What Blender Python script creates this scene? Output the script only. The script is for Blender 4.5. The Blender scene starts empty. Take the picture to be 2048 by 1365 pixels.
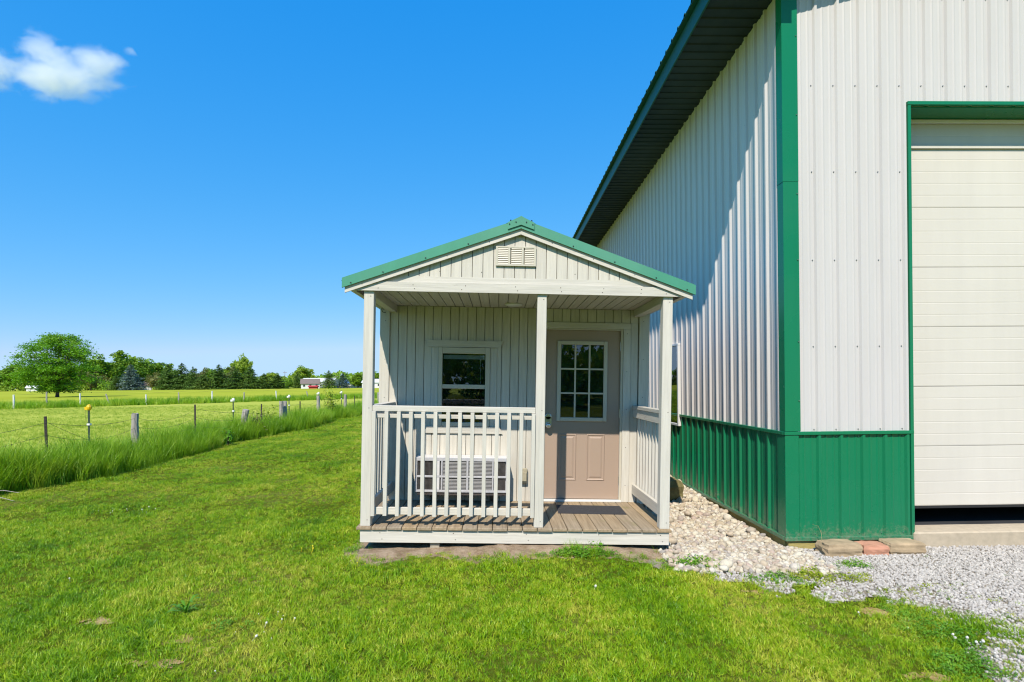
import bpy, bmesh, math, random
import numpy as np
from mathutils import Vector, Matrix, Quaternion

random.seed(7)
RNG = np.random.default_rng(11)
SC = bpy.context.scene
COL = SC.collection
R = math.radians

# ------------------------------------------------------------------ camera
F_PX, YAW, ROLL = 1080.0, math.atan(26 / 1080.0), -0.0095
cam = bpy.data.cameras.new("camera")
cam_o = bpy.data.objects.new("camera", cam)
COL.objects.link(cam_o)
cam.sensor_width = 36.0
cam.lens = 36.0 * F_PX / 2048.0
cam.shift_y = 85.5 / 2048.0
cam.clip_start, cam.clip_end = 0.05, 9000.0
cam_o.matrix_world = (Matrix.Translation((0, 0, 1.6)) @ Matrix.Rotation(-YAW, 4, 'Z')
                      @ Matrix.Rotation(math.pi / 2, 4, 'X') @ Matrix.Rotation(ROLL, 4, 'Z'))
SC.camera = cam_o

# ------------------------------------------------------------------ sky, sun, exposure
SUN_DIR = Vector((0.272, 1.0, -1.17)).normalized()
SUN_EL = math.asin(-SUN_DIR.z)
world = bpy.data.worlds.new("World")
SC.world = world
world.use_nodes = True
nt = world.node_tree
nt.nodes.clear()
sky = nt.nodes.new("ShaderNodeTexSky")
sky.sky_type = 'NISHITA'
sky.sun_disc = False
sky.sun_elevation = SUN_EL
sky.sun_rotation = math.atan2(-SUN_DIR.x, -SUN_DIR.y)
sky.altitude = 200.0
sky.air_density = 1.0
sky.dust_density = 0.0
sky.ozone_density = 3.0
# the photograph is strongly graded: the same tone curve per channel over the whole sky (deep azure above, pale at the horizon)
sep = nt.nodes.new("ShaderNodeSeparateColor")
cmbw = nt.nodes.new("ShaderNodeCombineColor")
nt.links.new(sky.outputs[0], sep.inputs[0])
for ch, (raw, out, power) in enumerate(((6.05, 5.9, 1.2), (7.98, 8.1, 0.55), (8.5, 11.5, 0.22))):
    a = nt.nodes.new("ShaderNodeMath"); a.operation = 'DIVIDE'; a.inputs[1].default_value = raw
    p = nt.nodes.new("ShaderNodeMath"); p.operation = 'POWER'; p.inputs[1].default_value = power
    k = nt.nodes.new("ShaderNodeMath"); k.operation = 'MULTIPLY_ADD'; k.inputs[1].default_value = out; k.inputs[2].default_value = (-.32, 0, 0)[ch]
    nt.links.new(sep.outputs[ch], a.inputs[0])
    nt.links.new(a.outputs[0], p.inputs[0])
    nt.links.new(p.outputs[0], k.inputs[0])
    cp = nt.nodes.new("ShaderNodeMath"); cp.operation = 'MINIMUM'; cp.inputs[1].default_value = (5.4, 8.0, 20.0)[ch]
    nt.links.new(k.outputs[0], cp.inputs[0])
    nt.links.new(cp.outputs[0], cmbw.inputs[ch])
bg = nt.nodes.new("ShaderNodeBackground")
bg.inputs["Strength"].default_value = 0.088
wo = nt.nodes.new("ShaderNodeOutputWorld")
nt.links.new(cmbw.outputs[0], bg.inputs["Color"])
nt.links.new(bg.outputs[0], wo.inputs["Surface"])

sun = bpy.data.lights.new("sun", 'SUN')
sun.energy = 5.0
sun.angle = R(0.53)
sun.color = (1.0, 0.905, 0.79)
sun_o = bpy.data.objects.new("sun", sun)
COL.objects.link(sun_o)
sun_o.location = (-20, -40, 60)
sun_o.rotation_euler = SUN_DIR.to_track_quat('-Z', 'Y').to_euler()

SC.view_settings.view_transform = 'Standard'
SC.view_settings.look = 'None'
SC.view_settings.exposure = 0.12
SC.view_settings.gamma = 1.0
SC.view_settings.use_curve_mapping = False
SC.render.engine = 'CYCLES'
SC.cycles.max_bounces = 12
SC.cycles.diffuse_bounces = 1
SC.cycles.transmission_bounces = 5
SC.cycles.transparent_max_bounces = 8
SC.cycles.volume_bounces = 10
SC.cycles.use_denoising = True
SC.cycles.denoising_prefilter = 'ACCURATE'
SC.cycles.denoising_input_passes = 'RGB_ALBEDO_NORMAL'
SC.cycles.pixel_filter_type = 'BLACKMAN_HARRIS'
SC.cycles.filter_width = 1.15
SC.cycles.sample_clamp_indirect = 8.0


# ------------------------------------------------------------------ materials
def new_mat(name):
    m = bpy.data.materials.new(name)
    m.use_nodes = True
    t = m.node_tree
    b = t.nodes["Principled BSDF"]
    return m, t, b


def ramp(t, fac, stops):
    r = t.nodes.new("ShaderNodeValToRGB")
    e = r.color_ramp.elements
    while len(e) < len(stops):
        e.new(0.5)
    for el, (p, c) in zip(e, stops):
        el.position = p
        el.color = (c[0], c[1], c[2], 1)
    t.links.new(fac, r.inputs[0])
    return r.outputs[0]


def noise(t, vec, scale, detail=4.0, rough=0.6, dist=0.0):
    n = t.nodes.new("ShaderNodeTexNoise")
    n.inputs["Scale"].default_value = scale
    n.inputs["Detail"].default_value = detail
    n.inputs["Roughness"].default_value = rough
    n.inputs["Distortion"].default_value = dist
    if vec is not None:
        t.links.new(vec, n.inputs["Vector"])
    return n.outputs["Fac"]


def mapped(t, src, scale=(1, 1, 1), rnd=False):
    mp = t.nodes.new("ShaderNodeMapping")
    mp.inputs["Scale"].default_value = scale
    t.links.new(src, mp.inputs["Vector"])
    if rnd:
        oi = t.nodes.new("ShaderNodeObjectInfo")
        mul = t.nodes.new("ShaderNodeMath")
        mul.operation = 'MULTIPLY'
        mul.inputs[1].default_value = 57.0
        t.links.new(oi.outputs["Random"], mul.inputs[0])
        cmb = t.nodes.new("ShaderNodeCombineXYZ")
        for i in range(3):
            t.links.new(mul.outputs[0], cmb.inputs[i])
        t.links.new(cmb.outputs[0], mp.inputs["Location"])
    return mp.outputs[0]


def mixc(t, fac, a, b, mode='MIX'):
    m = t.nodes.new("ShaderNodeMix")
    m.data_type = 'RGBA'
    m.blend_type = mode
    for sock, v in ((m.inputs[0], fac), (m.inputs[6], a), (m.inputs[7], b)):
        if hasattr(v, "is_linked"):
            t.links.new(v, sock)
        elif isinstance(v, (int, float)):
            sock.default_value = v
        else:
            sock.default_value = (v[0], v[1], v[2], 1)
    return m.outputs[2]


def mul_scalar(t, a, k, add=0.0):
    m = t.nodes.new("ShaderNodeMath")
    m.operation = 'MULTIPLY_ADD'
    t.links.new(a, m.inputs[0])
    m.inputs[1].default_value = k
    m.inputs[2].default_value = add
    return m.outputs[0]


def bump(t, b, h, strength=0.3, dist=0.01):
    bn = t.nodes.new("ShaderNodeBump")
    bn.inputs["Strength"].default_value = strength
    bn.inputs["Distance"].default_value = dist
    t.links.new(h, bn.inputs["Height"])
    t.links.new(bn.outputs[0], b.inputs["Normal"])


def obj_coord(t):
    return t.nodes.new("ShaderNodeTexCoord").outputs["Object"]


def world_pos(t):
    return t.nodes.new("ShaderNodeNewGeometry").outputs["Position"]


def obj_random(t):
    return t.nodes.new("ShaderNodeObjectInfo").outputs["Random"]


def painted_wood(name, col, axis, var=0.17, rough=0.62, worn=(0.36, 0.33, 0.27), wear=0.665):
    """paint over sawn boards: grain drawn along `axis`, per-board tone, small worn spots"""
    m, t, b = new_mat(name)
    sc = [38.0, 38.0, 38.0]
    sc[axis] = 2.2
    v = mapped(t, obj_coord(t), sc, True)
    g = noise(t, v, 1.0, 5, 0.65)
    tone = ramp(t, g, [(0.25, [c * (1 - var) for c in col]), (0.75, [min(1, c * (1 + var * .5)) for c in col])])
    rnd = mul_scalar(t, obj_random(t), 0.10, 0.93)
    cmb = t.nodes.new("ShaderNodeCombineColor")
    for i in range(3):
        t.links.new(rnd, cmb.inputs[i])
    tone = mixc(t, 1.0, tone, cmb.outputs[0], 'MULTIPLY')
    v2 = mapped(t, obj_coord(t), [9 if i != axis else 2.0 for i in range(3)], True)
    w = noise(t, v2, 1.6, 6, 0.7)
    wf = ramp(t, w, [(wear, (0, 0, 0)), (wear + 0.06, (1, 1, 1))])
    wf = mixc(t, 1.0, wf, (0.55, 0.55, 0.55), 'MULTIPLY')
    t.links.new(mixc(t, wf, tone, worn), b.inputs["Base Color"])
    b.inputs["Roughness"].default_value = rough
    bump(t, b, g, 0.6, 0.005)
    return m


def weathered_deck(name):
    m, t, b = new_mat(name)
    v = mapped(t, obj_coord(t), (40, 2.0, 40), True)
    g = noise(t, v, 1.0, 6, 0.7)
    base = ramp(t, g, [(0.22, (0.17, 0.115, 0.06)), (0.5, (0.38, 0.275, 0.155)), (0.8, (0.52, 0.40, 0.25))])
    grey = ramp(t, g, [(0.25, (0.20, 0.155, 0.10)), (0.8, (0.46, 0.38, 0.27))])
    base = mixc(t, obj_random(t), base, grey)
    mo = noise(t, mapped(t, obj_coord(t), (6, 5, 6), True), 1.0, 4)
    mf = ramp(t, mo, [(0.60, (0, 0, 0)), (0.75, (.5, .5, .5))])
    t.links.new(mixc(t, mf, base, (0.20, 0.19, 0.06)), b.inputs["Base Color"])
    b.inputs["Roughness"].default_value = 0.85
    bump(t, b, g, 0.5, 0.004)
    return m


def plain(name, col, rough=0.5, metal=0.0, var=0.06, scale=6.0, spec=0.5, stretch=(1, 1, 1), bmp=0.0, bscale=80.0):
    m, t, b = new_mat(name)
    v = mapped(t, obj_coord(t), stretch, True)
    n = noise(t, v, scale, 5, 0.6)
    c = ramp(t, n, [(0.25, [x * (1 - var) for x in col]), (0.75, [min(1, x * (1 + var)) for x in col])])
    t.links.new(c, b.inputs["Base Color"])
    b.inputs["Roughness"].default_value = rough
    b.inputs["Metallic"].default_value = metal
    b.inputs["Specular IOR Level"].default_value = spec
    if bmp:
        bump(t, b, noise(t, v, bscale, 3, 0.5), bmp, 0.002)
    return m


def metal_paint(name, col, rough=0.32, var=0.03, dust=0.14):
    """factory painted steel sheet: slight streaks running down, faint dust"""
    m, t, b = new_mat(name)
    p = world_pos(t)
    n = noise(t, mapped(t, p, (5, 5, 0.5)), 1.0, 5, 0.6)
    d = noise(t, mapped(t, p, (0.8, 0.8, 0.8)), 1.0, 5, 0.6)
    c = ramp(t, n, [(0.3, [x * (1 - var) for x in col]), (0.7, [min(1, x * (1 + var)) for x in col])])
    df = ramp(t, d, [(0.45, (0, 0, 0)), (0.8, (dust, dust, dust))])
    c = mixc(t, df, c, (0.42, 0.40, 0.36))
    # mud thrown up by rain: broken specks, thickest at the foot of the wall
    sx = t.nodes.new("ShaderNodeSeparateXYZ")
    t.links.new(p, sx.inputs[0])
    hgt = mul_scalar(t, sx.outputs[2], -1.3, 0.34)
    sn = noise(t, p, 26.0, 6, 0.75)
    ad = t.nodes.new("ShaderNodeMath"); ad.operation = 'ADD'
    t.links.new(hgt, ad.inputs[0]); t.links.new(sn, ad.inputs[1])
    sf = ramp(t, ad.outputs[0], [(0.70, (0, 0, 0)), (1.0, (0.5, 0.5, 0.5))])
    c = mixc(t, sf, c, (0.34, 0.28, 0.20))
    t.links.new(c, b.inputs["Base Color"])
    rr = mul_scalar(t, d, 0.22, rough - 0.10)
    t.links.new(rr, b.inputs["Roughness"])
    b.inputs["Specular IOR Level"].default_value = 0.35 if rough > .3 else .38
    bump(t, b, noise(t, mapped(t, p, (3.0, 3.0, 1.2)), 1.0, 2), 0.10, 0.01)
    return m


def glass_mat(name, tint=(0.8, 0.85, 0.85)):
    m, t, b = new_mat(name)
    t.nodes.remove(b)
    gl = t.nodes.new("ShaderNodeBsdfGlossy")
    gl.inputs["Roughness"].default_value = 0.015
    gl.inputs["Color"].default_value = (0.95, 0.97, 1, 1)
    tr = t.nodes.new("ShaderNodeBsdfTransparent")
    tr.inputs["Color"].default_value = (*tint, 1)
    fr = t.nodes.new("ShaderNodeFresnel")
    fr.inputs["IOR"].default_value = 1.65
    mx = t.nodes.new("ShaderNodeMixShader")
    bn = t.nodes.new("ShaderNodeBump")
    bn.inputs["Strength"].default_value = 0.05
    bn.inputs["Distance"].default_value = 0.01
    t.links.new(noise(t, obj_coord(t), 3.0, 1), bn.inputs["Height"])
    t.links.new(bn.outputs[0], gl.inputs["Normal"])
    t.links.new(fr.outputs[0], mx.inputs[0])
    t.links.new(tr.outputs[0], mx.inputs[1])
    t.links.new(gl.outputs[0], mx.inputs[2])
    t.links.new(mx.outputs[0], t.nodes["Material Output"].inputs["Surface"])
    return m


def leaf_mat(name, stops, patch=0.6, fine=9.0, trans=0.35, rough=0.5, rnd=0.25, tcol=(1.25, 1.15, 0.6), bands=0.0):
    """leaf/blade: colour patches over the ground in world space, per-plant tone, light through the leaf"""
    m, t, b = new_mat(name)
    p = world_pos(t)
    a = noise(t, p, patch, 4, 0.6, 0.4)
    f = noise(t, p, fine, 3, 0.6)
    s = t.nodes.new("ShaderNodeMath")
    s.operation = 'MULTIPLY_ADD'
    t.links.new(f, s.inputs[0])
    s.inputs[1].default_value = 0.55
    t.links.new(mul_scalar(t, a, 1.0, -0.275), s.inputs[2])
    s2 = t.nodes.new("ShaderNodeMath")
    s2.operation = 'MULTIPLY_ADD'
    t.links.new(obj_random(t), s2.inputs[0])
    s2.inputs[1].default_value = rnd
    t.links.new(mul_scalar(t, s.outputs[0], 1.0, -rnd / 2), s2.inputs[2])
    fac = s2.outputs[0]
    if bands:                               # mower passes running along y
        wv = t.nodes.new("ShaderNodeTexWave")
        wv.bands_direction = 'X'
        wv.inputs["Scale"].default_value = 0.28
        wv.inputs["Distortion"].default_value = 1.2
        wv.inputs["Detail Scale"].default_value = 0.4
        t.links.new(p, wv.inputs["Vector"])
        s3 = t.nodes.new("ShaderNodeMath"); s3.operation = 'MULTIPLY_ADD'
        t.links.new(wv.outputs["Fac"], s3.inputs[0])
        s3.inputs[1].default_value = bands
        t.links.new(mul_scalar(t, fac, 1.0, -bands / 2), s3.inputs[2])
        fac = s3.outputs[0]
    c = ramp(t, fac, stops)
    t.links.new(c, b.inputs["Base Color"])
    b.inputs["Roughness"].default_value = rough
    b.inputs["Specular IOR Level"].default_value = 0.35
    tl = t.nodes.new("ShaderNodeBsdfTranslucent")
    t.links.new(mixc(t, 1.0, c, tcol, 'MULTIPLY'), tl.inputs["Color"])
    mx = t.nodes.new("ShaderNodeMixShader")
    mx.inputs[0].default_value = trans
    t.links.new(b.outputs[0], mx.inputs[1])
    t.links.new(tl.outputs[0], mx.inputs[2])
    t.links.new(mx.outputs[0], t.nodes["Material Output"].inputs["Surface"])
    return m


def ground_mat(name, stops, scale=0.5, fine=14.0, stretch=(1, 1, 1), rough=0.95, bmp=0.6, bd=0.03, w=0.5):
    m, t, b = new_mat(name)
    p = mapped(t, world_pos(t), stretch)
    a = noise(t, p, scale, 5, 0.6, 0.3)
    f = noise(t, p, fine, 5, 0.7)
    s = t.nodes.new("ShaderNodeMath")
    s.operation = 'MULTIPLY_ADD'
    t.links.new(f, s.inputs[0])
    s.inputs[1].default_value = w
    t.links.new(mul_scalar(t, a, 1.0, -w / 2), s.inputs[2])
    t.links.new(ramp(t, s.outputs[0], stops), b.inputs["Base Color"])
    b.inputs["Roughness"].default_value = rough
    b.inputs["Specular IOR Level"].default_value = 0.0
    bump(t, b, f, bmp, bd)
    return m


CREAM = (0.66, 0.63, 0.545)
MT = {}
MT['trim_x'] = painted_wood("painted_board_x", CREAM, 0)
MT['trim_y'] = painted_wood("painted_board_y", CREAM, 1)
MT['trim_z'] = painted_wood("painted_board_z", CREAM, 2)
MT['siding'] = painted_wood("painted_siding", (0.66, 0.625, 0.535), 2, 0.16, 0.7, wear=0.72)
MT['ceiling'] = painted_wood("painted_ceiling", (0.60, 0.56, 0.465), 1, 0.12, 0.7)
MT['back'] = plain("wall_sheathing", (0.30, 0.28, 0.22), 0.9)
MT['deck'] = weathered_deck("weathered_deck")
MT['teal'] = metal_paint("faded_teal_steel", (0.075, 0.31, 0.20), 0.45, 0.06)
MT['door'] = plain("taupe_door_paint", (0.42, 0.315, 0.24), 0.42, var=0.02, scale=2.0)
MT['lite'] = plain("cream_lite_frame", (0.60, 0.56, 0.45), 0.4, var=0.02)
MT['white'] = plain("white_vinyl", (0.75, 0.75, 0.72), 0.45, var=0.03)
MT['glass'] = glass_mat("window_glass")
MT['dark'] = plain("unlit_room_shade", (0.025, 0.025, 0.028), 0.9)  # dark sheet behind panes, the unlit room's shade put into its colour
MT['mat'] = plain("rubber_mat", (0.055, 0.055, 0.06), 0.85, var=0.3, scale=60, bmp=0.8, bscale=90)
MT['lock'] = plain("satin_nickel", (0.62, 0.63, 0.64), 0.28, 0.9)
MT['black'] = plain("black_plastic", (0.02, 0.02, 0.022), 0.4)
MT['ac'] = plain("white_enamel_steel", (0.70, 0.70, 0.69), 0.4, var=0.06, scale=14)
MT['acmid'] = plain("blue_grey_enamel", (0.50, 0.51, 0.53), 0.45, var=0.12, scale=18)  # even light blue-grey, used on the grille bars
MT['acgrey'] = plain("dull_grey_enamel", (0.40, 0.40, 0.40), 0.5, var=0.15, scale=14)
MT['fin'] = plain("aluminium_fins", (0.16, 0.16, 0.165), 0.45, 0.6, var=0.4, scale=22)
MT['taupe'] = plain("taupe_shelf", (0.30, 0.235, 0.19), 0.6, var=0.12, scale=14)
MT['outlet'] = plain("yellowed_clear_cover", (0.42, 0.38, 0.27), 0.25, var=0.1, scale=20)
MT['block'] = plain("concrete_block", (0.42, 0.37, 0.28), 0.9, var=0.2, scale=30, bmp=0.5)
MT['wall_w'] = metal_paint("white_steel", (0.60, 0.58, 0.555), 0.48)
MT['wall_g'] = metal_paint("green_steel", (0.006, 0.19, 0.082), 0.27, dust=.03)
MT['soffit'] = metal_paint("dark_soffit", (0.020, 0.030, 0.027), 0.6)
MT['roof_g'] = metal_paint("shaded_green_roof_steel", (0.006, 0.085, 0.055), 0.45, dust=.03)  # green steel darkened for roof and eave, eave shade put into the colour
MT['ohd'] = metal_paint("ivory_door_steel", (0.66, 0.625, 0.545), 0.48)
MT['skirt'] = plain("treated_lumber", (0.40, 0.33, 0.11), 0.85, var=0.3, scale=20, stretch=(1, 1, 6))
MT['concrete'] = plain("concrete", (0.50, 0.42, 0.30), 0.9, var=0.15, scale=14, bmp=0.5)
MT['darkfloor'] = plain("oil_dark_floor", (0.03, 0.032, 0.036), 0.9, var=0.3, scale=3)  # one very dark base colour over the whole floor
MT['screw'] = plain("screw_steel", (0.30, 0.30, 0.30), 0.4, 0.5)
MT['screw_g'] = plain("green_screw", (0.10, 0.22, 0.16), 0.4)
MT['greypost'] = plain("weathered_post", (0.36, 0.33, 0.29), 0.95, var=0.45, scale=3, stretch=(14, 14, 1), bmp=0.8, bscale=20)
MT['steelpost'] = plain("rusty_steel", (0.055, 0.045, 0.04), 0.7, 0.3, var=0.4, scale=20)
MT['greenpost'] = plain("green_steel_post", (0.04, 0.07, 0.05), 0.6, 0.2, var=0.3, scale=20)
MT['wire'] = plain("fence_wire", (0.07, 0.06, 0.055), 0.6, 0.5)
MT['yellow'] = plain("yellow_plastic", (0.80, 0.50, 0.01), 0.4)
MT['whitecap'] = plain("white_plastic", (0.80, 0.80, 0.78), 0.4)
MT['bark'] = plain("bark", (0.10, 0.075, 0.055), 0.95, var=0.5, scale=4, stretch=(6, 6, 1), bmp=0.8, bscale=12)
MT['far_white'] = plain("white_siding", (0.72, 0.72, 0.70), 0.7)
MT['far_grey'] = plain("grey_siding", (0.33, 0.35, 0.36), 0.7)
MT['far_roof'] = plain("brown_shingle", (0.20, 0.155, 0.13), 0.9, var=0.15, scale=1)
MT['far_blue'] = plain("blue_steel_roof", (0.12, 0.24, 0.46), 0.5)
MT['far_red'] = plain("red_barn_paint", (0.42, 0.03, 0.03), 0.7)
MT['far_pane'] = plain("dark_window", (0.03, 0.035, 0.04), 0.15)
MT['pole'] = plain("utility_pole_wood", (0.22, 0.19, 0.16), 0.9)

GREEN = [(0.18, (0.080, 0.215, 0.003)), (0.42, (0.220, 0.425, 0.006)), (0.58, (0.345, 0.505, 0.010)), (0.82, (0.600, 0.600, 0.080))]
MT['lawn'] = leaf_mat("lawn_blade", GREEN, 0.75, 9.0, 0.26, 0.42, 0.42, bands=0.11)
MT['tall'] = leaf_mat("tall_grass_blade", [(0.2, (0.130, 0.300, 0.008)), (0.5, (0.250, 0.460, 0.014)), (0.8, (0.46, 0.60, 0.06))], 0.5, 4.0, 0.36, 0.42, 0.35)
MT['straw'] = leaf_mat("dry_stem", [(0.2, (0.30, 0.26, 0.12)), (0.8, (0.50, 0.45, 0.24))], 0.5, 4, 0.2)
MT['field'] = leaf_mat("field_grass", [(0.2, (0.24, 0.36, 0.03)), (0.5, (0.36, 0.48, 0.05)), (0.8, (0.50, 0.57, 0.10))], 0.25, 3.0, 0.35, 0.5, 0.3)
MT['weed'] = leaf_mat("weed_leaf", [(0.2, (0.080, 0.250, 0.014)), (0.5, (0.150, 0.360, 0.020)), (0.8, (0.28, 0.45, 0.04))], 1.5, 9, 0.3, 0.45, 0.35)
MT['weed_y'] = leaf_mat("yellow_weed_leaf", [(0.2, (0.22, 0.34, 0.015)), (0.5, (0.34, 0.43, 0.025)), (0.8, (0.50, 0.48, 0.07))], 1.5, 9, 0.3, 0.45, 0.35)
MT['blossom'] = plain("white_blossom", (0.75, 0.74, 0.66), 0.7)
MT['yblossom'] = plain("yellow_blossom", (0.80, 0.62, 0.02), 0.6)
MT['leaf_a'] = leaf_mat("locust_leaf", [(0.2, (0.075, 0.230, 0.006)), (0.5, (0.140, 0.350, 0.012)), (0.8, (0.25, 0.45, 0.03))], 0.35, 1.2, 0.35, 0.5, 0.2)
MT['leaf_b'] = leaf_mat("broad_leaf", [(0.2, (0.125, 0.255, 0.018)), (0.5, (0.220, 0.380, 0.026)), (0.8, (0.36, 0.48, 0.05))], 0.06, 0.5, 0.3, 0.55, 0.45)
MT['leaf_o'] = leaf_mat("olive_leaf", [(0.2, (0.13, 0.16, 0.04)), (0.5, (0.19, 0.21, 0.055)), (0.8, (0.26, 0.26, 0.08))], 0.06, 0.5, 0.3, 0.55, 0.4)
MT['needle'] = leaf_mat("spruce_needle", [(0.2, (0.060, 0.130, 0.018)), (0.5, (0.100, 0.190, 0.026)), (0.8, (0.16, 0.25, 0.04))], 0.08, 0.6, 0.1, 0.6, 0.35)
MT['needle_b'] = leaf_mat("blue_spruce_needle", [(0.2, (0.060, 0.110, 0.095)), (0.5, (0.10, 0.165, 0.145)), (0.8, (0.16, 0.23, 0.20))], 0.08, 0.6, 0.1, 0.6, 0.3)
MT['g_field'] = ground_mat("mown_field_turf", [(0.25, (0.28, 0.33, 0.045)), (0.5, (0.40, 0.44, 0.07)), (0.75, (0.51, 0.52, 0.11))], 0.12, 9.0, (0.35, 1.0, 1), w=0.55)
MT['g_lawn'] = ground_mat("lawn_thatch", [(0.25, (0.055, 0.075, 0.008)), (0.5, (0.095, 0.12, 0.012)), (0.75, (0.20, 0.19, 0.05))], 0.8, 30.0, w=0.7)
MT['g_hay'] = ground_mat("hay_turf", [(0.25, (0.27, 0.33, 0.03)), (0.5, (0.36, 0.40, 0.042)), (0.75, (0.45, 0.46, 0.06))], 0.05, 1.6, (0.3, 1, 1), w=0.5)
MT['g_dirt'] = ground_mat("sandy_dirt", [(0.25, (0.28, 0.19, 0.11)), (0.5, (0.48, 0.355, 0.235)), (0.75, (0.62, 0.49, 0.34))], 7.0, 70.0, bmp=1.0, bd=0.03, w=0.8)
MT['g_bare'] = ground_mat("bare_lawn_soil", [(0.25, (0.26, 0.19, 0.06)), (0.5, (0.45, 0.32, 0.13)), (0.75, (0.56, 0.43, 0.22))], 6.0, 60.0, bmp=0.8, bd=0.02, w=0.8)
MT['g_gravel'] = ground_mat("gravel_fines", [(0.25, (0.24, 0.20, 0.14)), (0.5, (0.40, 0.35, 0.27)), (0.75, (0.54, 0.49, 0.40))], 4.0, 90.0, bmp=0.8, bd=0.02, w=0.9)


def stone_mat(name, stops, spots=0.3):
    m, t, b = new_mat(name)
    v = mapped(t, obj_coord(t), (1, 1, 1), True)
    base = ramp(t, obj_random(t), stops)
    n = noise(t, v, 2.6, 6, 0.7)
    shade = ramp(t, n, [(0.3, (0.72, 0.72, 0.72)), (0.7, (1.08, 1.07, 1.04))])
    t.links.new(mixc(t, 1.0, base, shade, 'MULTIPLY'), b.inputs["Base Color"])
    b.inputs["Roughness"].default_value = 0.8
    bump(t, b, noise(t, v, 9, 5, 0.7), spots, 0.1)
    return m


MT['cobble'] = stone_mat("river_rock", [(0.0, (0.66, 0.58, 0.42)), (0.3, (0.74, 0.69, 0.57)), (0.5, (0.50, 0.42, 0.30)), (0.66, (0.62, 0.51, 0.37)), (0.8, (0.40, 0.37, 0.33)), (0.9, (0.55, 0.42, 0.33)), (1.0, (0.74, 0.70, 0.60))])
MT['chip'] = stone_mat("limestone_chip", [(0.0, (0.40, 0.375, 0.34)), (0.35, (0.64, 0.60, 0.545)), (0.7, (0.53, 0.495, 0.45)), (1.0, (0.74, 0.70, 0.63))])
MT['sandstone'] = plain("tan_sandstone", (0.42, 0.315, 0.19), 0.9, var=0.35, scale=7, bmp=0.8, bscale=30)
MT['pinkstone'] = plain("pink_sandstone", (0.55, 0.27, 0.17), 0.9, var=0.18, scale=8, bmp=0.6, bscale=30)
MT['mossrock'] = plain("mossy_rock", (0.24, 0.21, 0.085), 0.95, var=0.5, scale=8, bmp=0.8, bscale=22)


# ------------------------------------------------------------------ object helpers
OFF = {}


def link(o, parent=None, loc=(0, 0, 0)):
    """loc is in the coordinates of the thing's root; parents in between only shift"""
    COL.objects.link(o)
    off = Vector((0, 0, 0))
    if parent is not None:
        o.parent = parent
        off = OFF.get(parent.name, Vector((0, 0, 0)))
    o.location = Vector(loc) - off
    OFF[o.name] = Vector(loc) if parent is not None else Vector((0, 0, 0))
    return o


def tag(o, label=None, cat=None, group=None, kind=None):
    if label: o["label"] = label
    if cat: o["category"] = cat
    if group: o["group"] = group
    if kind: o["kind"] = kind
    return o


def root(name, loc, label, cat, group=None, rot=(0, 0, 0)):
    o = bpy.data.objects.new(name, None)
    o.empty_display_size = 0.2
    COL.objects.link(o)
    o.location = loc
    o.rotation_euler = rot
    OFF[o.name] = Vector((0, 0, 0))
    return tag(o, label, cat, group)


def mesh_np(name, verts, faces, mat, smooth=False):
    me = bpy.data.meshes.new(name)
    me.from_pydata([tuple(v) for v in verts], [], [tuple(f) for f in faces])
    me.materials.append(MT[mat] if isinstance(mat, str) else mat)
    if smooth:
        me.polygons.foreach_set("use_smooth", [True] * len(me.polygons))
    me.update()
    return me


def quads_mesh(name, V, mat):
    """V: (n,4,3) array of quads"""
    n = V.shape[0]
    me = bpy.data.meshes.new(name)
    me.vertices.add(n * 4)
    me.vertices.foreach_set("co", V.reshape(-1).astype(np.float32))
    me.loops.add(n * 4)
    me.loops.foreach_set("vertex_index", np.arange(n * 4, dtype=np.int32))
    me.polygons.add(n)
    me.polygons.foreach_set("loop_start", np.arange(0, n * 4, 4, dtype=np.int32))
    me.materials.append(MT[mat])
    me.update(calc_edges=True)
    return me


BOXES = {}


def box_mesh(dx, dy, dz, mat, bev):
    k = (round(dx, 4), round(dy, 4), round(dz, 4), mat, bev)
    if k in BOXES:
        return BOXES[k]
    bm = bmesh.new()
    bmesh.ops.create_cube(bm, size=1.0)
    bmesh.ops.scale(bm, vec=(dx, dy, dz), verts=bm.verts)
    if bev > 0 and min(dx, dy, dz) > 2.5 * bev:
        bmesh.ops.bevel(bm, geom=bm.edges[:], offset=bev, segments=1, affect='EDGES', profile=0.5)
    me = bpy.data.meshes.new("box")
    bm.to_mesh(me)
    bm.free()
    me.materials.append(MT[mat])
    BOXES[k] = me
    return me


def box(name, x, y, z, mat, parent, bev=0.003, label=None):
    """x,y,z = (low, high) in the root's coordinates"""
    me = box_mesh(x[1] - x[0], y[1] - y[0], z[1] - z[0], mat, bev)
    o = bpy.data.objects.new(name, me)
    link(o, parent, ((x[0] + x[1]) / 2, (y[0] + y[1]) / 2, (z[0] + z[1]) / 2))
    if label: o["label"] = label
    return o


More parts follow.
